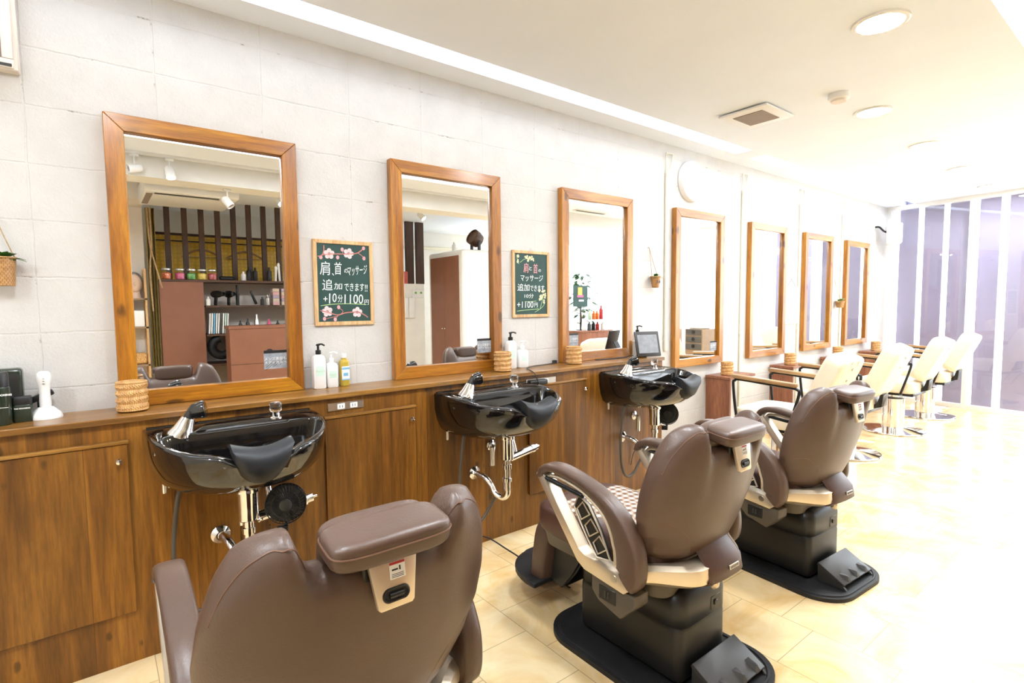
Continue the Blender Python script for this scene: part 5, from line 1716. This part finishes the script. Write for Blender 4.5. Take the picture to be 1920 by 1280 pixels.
S2 = 1.357
dryer(1.14, -1.76, S2, 'black hair dryer at the left of the upper shelf', 1.1)
dryer(1.27, -1.76, S2, 'black hair dryer beside the curling iron', 1.35)
o = MB().cyl((0, 0, 0), (0, 0, .14), .018, .022, 14).cyl((0, 0, .14), (0, 0, .24), .015, .015, 14).build('curling_iron', M_BLACKP, None, (1.37, -1.83, S2 + .0005))
solo(o, 'black curling iron standing on the upper shelf', 'curling iron')
o = MB().box((0, 0, .09), (.03, .03, .17), Matrix.Rotation(R_(-20), 3, 'Y'), .008, 2).build('trimmer', M_BLACKP, None, (1.54, -1.80, S2 + .003))
solo(o, 'black trimmer leaning on the upper shelf', 'trimmer')
for i, (x, mt, h) in enumerate([(1.045, M_WHITEP, .10), (1.62, M_GREYP, .10), (1.68, M_STEEL, .12)]):
    bottle(x, -1.72, S2, .022, h, mt, ['small white bottle on the upper shelf before a dryer', 'small dark bottle beside the trimmer on the upper shelf', 'steel bottle beside the trimmer on the upper shelf'][i])
M_BOXES = [flat('pink_carton', (0.62, 0.36, 0.36), 0.5), flat('beige_carton', (0.60, 0.50, 0.38), 0.5), flat('mauve_carton', (0.42, 0.34, 0.42), 0.5)]
k = 0
for i, x in enumerate((1.78, 1.88, 1.98, 2.07)):
    for j in range(5 if i < 3 else 4):
        boxy('color_carton', x, -1.78, S2 + .0405 * j, (.075, .12, .038), M_BOXES[(i + j) % 3],
             'hair colour carton, %s from the bottom of stack %s beside the trimmer' % (['first', 'second', 'third', 'fourth', 'topmost'][j], ['one', 'two', 'three', 'four'][i]), 'carton', 'hair colour cartons in stacks', bev=.001)
S3 = 1.027
for i in range(9):
    mt = [M_WHITEP, M_PAPER, M_BLUE, M_PAPER, M_WHITEP, M_GREYD, M_PAPER, M_PALEGREEN, M_WHITEP][i]
    o = MB().box((0, 0, .12), (.014, .16, .235), Matrix.Rotation(R_(4), 3, 'Y'), .001, 1).build('magazine', mt, None, (1.05 + .023 * i, -1.80, S3 + .002))
    solo(o, 'upright magazine on the middle shelf, %s from the cabinet side' % ['first', 'second', 'third', 'fourth', 'fifth', 'sixth', 'seventh', 'eighth', 'ninth'][i], 'magazine', 'magazines on the middle shelf')
for i, (x, r, h, mt, lab) in enumerate([(1.38, .02, .15, M_BLACKP, 'black spray bottle next to the magazines'), (1.46, .022, .17, M_GREYP, 'grey bottle on the middle shelf'), (1.56, .028, .22, M_STEEL, 'tall silver spray can on the middle shelf'),
                                        (1.70, .024, .16, M_PINK, 'bright pink bottle on the middle shelf'), (1.80, .022, .14, M_BLACKP, 'short black bottle right of the pink one'), (1.63, .02, .10, M_WHITEP, 'small white bottle between the silver can and the pink bottle')]):
    bottle(x, -1.78, S3, r, h, mt, lab)
boxy('basket', 1.96, -1.78, S3, (.16, .15, .10), M_WHITEP, 'white plastic basket on the middle shelf', 'basket', bev=.01)
pts = [(.10 * math.cos(a), 0, .12 + .10 * math.sin(a)) for a in [R_(100 + 24 * k) for k in range(11)]]
o = MB().tube(pts, .05, 14, 4).build('neck_pillow', M_BLACKR, None, (1.17, -1.78, .755 - .0))
solo(o, 'black horseshoe neck pillow on the lowest shelf', 'pillow')

# reception desk
t = thing('reception_desk', 'red brown reception desk reflected in the first mirror', 'desk', (1.72, -1.25, 0))
MB().bx(-.56, .56, -.22, .02, 0.0, 1.095).build('body', M_RBROWN, t, smooth=False)
MB().bx(-.57, .57, -.23, .03, 1.0955, 1.13, .002, 1).build('desk_top', M_RBROWN, t)
MB().bx(-.56, .56, .0203, .022, 0.70, 0.704).build('panel_joint', M_SLAT, t, smooth=False)
MB().lathe([(0.04, 0), (0.04, .004), (0, .004)], (-.16, .0205, .82), 24, (0, 1, 0)).build('cable_hole', M_INK, t)

# alcove on the left: rack with mannequin head, microwave and baskets, curtain
t = thing('alcove_rack', 'pale rack standing against the alcove wall', 'rack', (0.33, -1.72, 0))
for z in (0.72, 1.12, 1.42):
    MB().bx(-.22, .13, -.12, .10, z, z + .018).build('rack_shelf', M_CARD, t, smooth=False)
for x in (-.22, .11):
    for y in (-.12, .08):
        MB().bx(x, x + .02, y, y + .02, 0, 1.75).build('rack_post', M_BOARDF, t, smooth=False)
t = thing('mannequin_head', 'pale training mannequin head with grey hair in the alcove', 'mannequin head', (0.36, -1.72, 1.4385))
MB().lathe([(0, 0), (.06, 0), (.055, .02), (.045, .06), (.048, .08)], n=24).sph((0, .01, .16), (.068, .085, .105), 20, 14).sph((0, .095, .15), (.012, .016, .02), 10, 8).build('head', M_SKIN, t)
MB().sph((0, -.012, .185), (.078, .088, .095), 20, 14).build('hair', M_GREYH, t)
t = thing('microwave', 'white microwave on the alcove rack', 'microwave', (0.29, -1.72, 1.1385))
MB().bx(-.14, .14, -.10, .09, 0, .17, .008, 2).build('case', M_WHITEP, t)
MB().bx(-.12, .05, .0905, .094, .02, .15, .003, 1).build('door', M_BLACKP, t)
boxy('storage_basket', 0.33, -1.71, .7385, (.22, .17, .12), M_RATTAN, 'small basket on the lowest alcove shelf', 'basket', bev=.02)
b = MB()
b.grid(lambda i, j: Vector((.485 + .085 * i, -1.70 + .022 * math.sin(i * 22), .05 + 2.35 * j)), 40, 4)
b.grid(lambda i, j: Vector((.485 + .085 * i, -1.703 + .022 * math.sin(i * 22), .05 + 2.35 * j)), 40, 4)
o = b.build('curtain', M_CURT)
solo(o, 'narrow olive curtain hanging beside the tall storage cabinet', 'curtain')
b = MB().tube([(.50, -1.64, 2.40), (.505, -1.63, 2.1), (.52, -1.63, 1.95), (.56, -1.63, 1.75), (.60, -1.635, 1.55)], .008, 8, 6)
b.tube([(.525, -1.64, 2.40), (.525, -1.63, 2.0), (.52, -1.63, 1.95), (.50, -1.63, 1.7), (.51, -1.63, 1.3)], .008, 8, 6)
solo(b.build('tie_rope', M_ROPE), 'tan rope tied round the olive curtain', 'rope')

# ceiling air conditioner, tracks and spotlights
t = thing('air_conditioner', 'white ceiling hung air conditioner reflected in the first mirror', 'air conditioner', (0.79, -0.92, 2.37))
MB().prism([(.42, .05), (.40, .0), (-.40, .0), (-.42, .12), (-.38, .17), (.38, .17), (.42, .12)], (-.38, 0, 0), (0, 1, 0), (0, 0, 1), (.76, 0, 0), .012, 2).build('case', M_WHITEP, t)
MB().bx(-.30, .22, .30, .345, -.004, -.0005).build('air_outlet', M_GREYP, t, smooth=False)
MB().bx(-.31, .23, .29, .30, -.008, -.0005).build('louver', M_WHITEP, t, smooth=False)
MB().bx(-.36, -.31, -.30, .30, -.003, -.0005).build('intake_grille', M_GREYPANEL, t, smooth=False)
MB().bx(-.3, .3, -.2, .2, .1705, .219).build('mount', M_WHITEP, t)


def spotlight(x, y, d, lab, lit, ztop=ZC - .021, L=.085):
    t = thing('spotlight', lab, 'spotlight', (x, y, ztop), 0, 'white track spotlights')
    MB().bx(-.03, .03, -.014, .014, -.02, 0, .003, 1).build('adapter', M_WHITEP, t)
    MB().cyl((0, 0, -.02), (0, 0, -.02 - L), .006, .006, 10).build('stem', M_WHITEP, t)
    p = Vector((0, 0, -.02 - L - .012))
    d = Vector(d).normalized()
    MB().lathe([(0, -.05), (.026, -.05), (.034, -.035), (.036, .05), (.032, .05), (.030, .03), (0, .03)], p, 22, d).build('lamp_head', M_WHITEP, t)
    MB().lathe([(0, .031), (.0295, .031), (.0295, .037), (0, .040)], p, 20, d).build('bulb', M_SPOT if lit else M_GREYPANEL, t)
    return t


for x0, x1, y, lab in [(XB + .1, 4.0, -0.05, 'white lighting track on the ceiling, nearer the mirrors'), (1.30, 5.0, -0.80, 'white lighting track on the ceiling, nearer the partition')]:
    o = MB().bx(x0, x1, y - .017, y + .017, ZC - .0205, ZC - .0005).build('lighting_track', M_WHITEP, smooth=False)
    solo(o, lab, 'track', 'white lighting tracks')
for x, y, d, lit, lab in [(0.32, -.05, (-1, .3, -.25), False, 'unlit spotlight turned sideways, left end of the near track'), (0.56, -.05, (.1, .35, -1), True, 'lit spotlight on the near track above the first chair'),
                          (1.62, -.80, (.2, .8, -.9), True, 'lit spotlight on the far track before the partition slats'), (1.95, -.80, (.5, .8, -.8), True, 'lit spotlight on the far track, second from the air conditioner'),
                          (3.30, -.80, (.5, .6, -.8), True, 'lit spotlight on the far track near the white cupboard'), (2.4, -.05, (.3, .8, -.8), True, 'lit spotlight on the near track behind the third chair')]:
    spotlight(x, y, d, lab, lit)
spotlight(1.02, -0.26, (.5, .35, -.75), 'unlit spotlight hanging from the beam before the air conditioner', False, 2.41 - .001)
t = thing('ceiling_diffuser', 'slim dark slot diffuser on the ceiling reflected in the third mirror', 'vent', (5.42, 0.08, ZC))
MB().bx(-.30, .30, -.05, .05, -.010, -.0005, .002, 1).build('frame', M_WHITEP, t)
MB().bx(-.27, .27, -.025, .025, -.013, -.0105).build('slot', M_GREYP, t, smooth=False)

# white cupboard with brown doors, fan on top
t = thing('white_cupboard', 'large white cupboard with red brown double doors reflected in the second mirror', 'cupboard', (4.0, -1.9, 0))
MB().bx(0, 1.15, 0, .95, 0, 2.10, .05, 5).build('body', M_WHITEP, t)
for y0, y1, yk in ((.09, .47, .44), (.474, .86, .505)):
    dr = MB().bx(-.012, -.0003, y0, y1, .08, 2.02, .002, 1).build('door', M_RBROWN, t)
    MB().lathe([(.005, 0), (.005, .012), (.011, .018), (.009, .026), (0, .027)], (-.012, yk, 1.0), 16, (-1, 0, 0)).build('knob', M_CHROME, dr)
t = thing('circulator_fan', 'brown circulator fan tilted upward on top of the white cupboard', 'fan', (4.42, -1.25, 2.1005))
MB().lathe([(0, 0), (.11, 0), (.11, .012), (.05, .03), (0, .03)], n=28).build('foot', M_GREYP, t)
MB().bx(-.02, .02, -.11, -.08, .02, .18, .005, 2).bx(-.02, .02, .08, .11, .02, .18, .005, 2).build('yoke', M_GREYP, t)
MB().lathe([(0, -.10), (.06, -.10), (.10, -.07), (.115, .0), (.115, .07), (.105, .075), (.100, .05), (0, .05)], (0, 0, .19), 30, (-.85, .1, .45)).build('fan_drum', M_DKSHELF, t)
bottle(4.12, -1.35, 2.10, .03, .13, M_WHITEP, 'small white can on top of the white cupboard', None)
t = thing('switch_panel', 'small white switch panel with two green lamps by the cupboard', 'switch panel', (3.88, -2.019, 1.45))
MB().bx(-.10, .10, 0, .02, 0, .12, .003, 1).build('panel', M_WHITEP, t)
b = MB().bx(-.06, -.03, .0203, .024, .06, .09).bx(.03, .06, .0203, .024, .06, .09)
b.build('lamp', M_GREEN, t, smooth=False)
for i, x in enumerate((3.66, 3.765)):
    b = MB().box((0, .02, -.15), (.10, .02, .30), None, .006, 2)
    b.tube([(0, .01, 0), (0, .012, .03)], .004, 6)
    solo(b.build('hand_towel', M_PAPER, None, (x, -2.018, 1.45)), ['white towel hanging on the half wall', 'white towel hanging nearest the switch panel'][i], 'towel', 'white towels on the half wall')
o = MB().box((0, 0, .09), (.10, .05, .18), None, .01, 2).build('cushion', M_FABRICS, None, (3.68, -2.055, 1.662))
solo(o, 'red striped cushion on top of the half wall', 'cushion')
t = thing('wall_pipe', 'white pipe running along the wall behind the cupboard', 'pipe', (3.95, -2.9, 0))
MB().tube([(0, 0, 1.6), (0, 0, 2.2), (.03, 0, 2.27), (.10, 0, 2.3), (1.2, 0, 2.32)], .03, 12, 4).build('pipe', M_CONDUIT, t)

# reception corner reflected in the third mirror
t = thing('display_counter', 'brown display counter reflected in the third mirror', 'counter', (6.72, -1.15, 0))
MB().bx(-.36, .36, -.25, .15, 0, .86).build('body', M_SHELF, t, smooth=False)
MB().bx(-.38, .38, -.27, .17, .8605, .885, .002, 1).build('counter_top', M_SHELF, t)
t = thing('acrylic_riser', 'clear two level riser with bottles on the display counter', 'riser', (6.84, -1.12, .886))
MB().bx(-.26, .26, -.10, .10, .17, .178).build('riser_shelf', M_GLASSJ, t, smooth=False)
for x in (-.255, .245):
    MB().bx(x, x + .01, -.10, .10, 0, .1695).build('riser_leg', M_GLASSJ, t, smooth=False)
for i, (x, z, mt, h, lab) in enumerate([(6.54, 1.065, M_SOAPG, .16, 'sage green bottle on the clear riser'), (6.64, 1.065, M_ORANGE, .15, 'orange bottle on the clear riser'), (6.72, 1.065, M_ORANGE, .15, 'second orange bottle on the clear riser'), (6.82, 1.065, M_RED, .24, 'tall red can on the clear riser'),
                                        (6.40, .8855, M_WHITEP, .20, 'white bottle on the display counter, left of the riser'), (6.53, .8855, M_GREYP, .15, 'grey bottle under the clear riser'), (6.63, .8855, M_BLACKP, .15, 'black bottle under the clear riser'), (6.73, .8855, M_RED, .14, 'red bottle under the clear riser'), (6.86, .8855, M_WHITEP, .14, 'white bottle under the clear riser')]):
    bottle(x + .12, -1.12, z, .034, h, mt, lab, 'bottles on the display counter')
t = thing('counter_sign', 'dark green sign board with a pink figure on a stand', 'sign', (6.60, -1.28, .886))
MB().bx(-.17, .17, -.008, .008, .40, .76, .002, 1).build('sign_board', M_CHALK, t)
MB().bx(-.012, .012, -.008, .008, 0, .40).bx(-.06, .06, -.05, .05, 0, .01).build('stand', M_BLACKM, t, smooth=False)
b = MB().bx(-.07, .03, .0085, .011, .58, .73)
b.build('sign_panel', M_YELLOW, t, smooth=False)
MB().bx(-.09, .06, .0115, .0135, .56, .60).build('sign_ribbon', M_PINK, t, smooth=False)
MB().bx(-.05, .07, .0085, .011, .49, .52).build('sign_text', M_PAPER, t, smooth=False)
t = thing('potted_tree', 'leafy green potted plant standing before the bright window', 'plant', (7.2, -1.85, 0))
MB().lathe([(0, 0), (.12, 0), (.16, .28), (.15, .30), (.13, .27), (0, .27)], n=28).build('pot', M_WHITEP, t)
MB().tube([(0, 0, .27), (.02, .01, .8), (-.03, .0, 1.3), (.01, 0, 1.6)], .014, 8, 6).build('stem', M_CARD, t)
b = MB()
rn = random.Random(11)
for k in range(240):
    zc = rn.uniform(0.95, 1.92)
    a = rn.uniform(0, 2 * PI)
    rr = rn.uniform(.05, .36)
    c = Vector((rr * math.cos(a), rr * math.sin(a), zc))
    d = Vector((math.cos(a), math.sin(a), rn.uniform(-.6, .3))).normalized()
    s_ = d.cross(Vector((0, 0, 1))).normalized()
    L = rn.uniform(.11, .19)
    n_ = s_.cross(d)
    rows = []
    for f, wd in ((0, .02), (.35, .24), (.7, .2), (1, .01)):
        p = c + d * L * f
        rows.append([p - s_ * wd * L, p + n_ * .001, p + s_ * wd * L, p - n_ * .001])
    b.loft(rows, True)
b.build('foliage', M_LEAFD, t, ang=70)

# drawers reflected in the fourth mirror
t = thing('drawer_chest', 'grey drawer chest on a kraft cabinet reflected in the fourth mirror', 'chest', (7.62, .12, 0))
MB().bx(0, .36, -.02, .30, 0, .91, .003, 1).build('body', M_CARD, t)
for z in (.58, .695, .81):
    dd = MB().bx(-.012, -.0005, .0, .28, z, z + .095, .003, 1).build('drawer', M_GREYD, t)
    MB().lathe([(0, 0), (.03, 0), (.03, .006), (0, .007)], (-.012, .14, z + .055), 18, (-1, 0, 0)).build('pull', M_BLACKP, dd)
boxy('folded_towels', 7.78, .26, .91, (.24, .26, .08), M_PAPER, 'folded white towels on the grey drawer chest', 'towel', None, .1, .02)
t = thing('magazine_rack', 'kraft board rack with a teal folder beside the drawer chest', 'rack', (7.55, -.25, 0))
MB().bx(0, .30, -.12, .14, 0, .90, .003, 1).build('body', M_CARD, t)
MB().box((.08, .145, .86), (.10, .012, .20), Matrix.Rotation(R_(10), 3, 'Y'), .002, 1).build('teal_folder', M_TEAL, t)
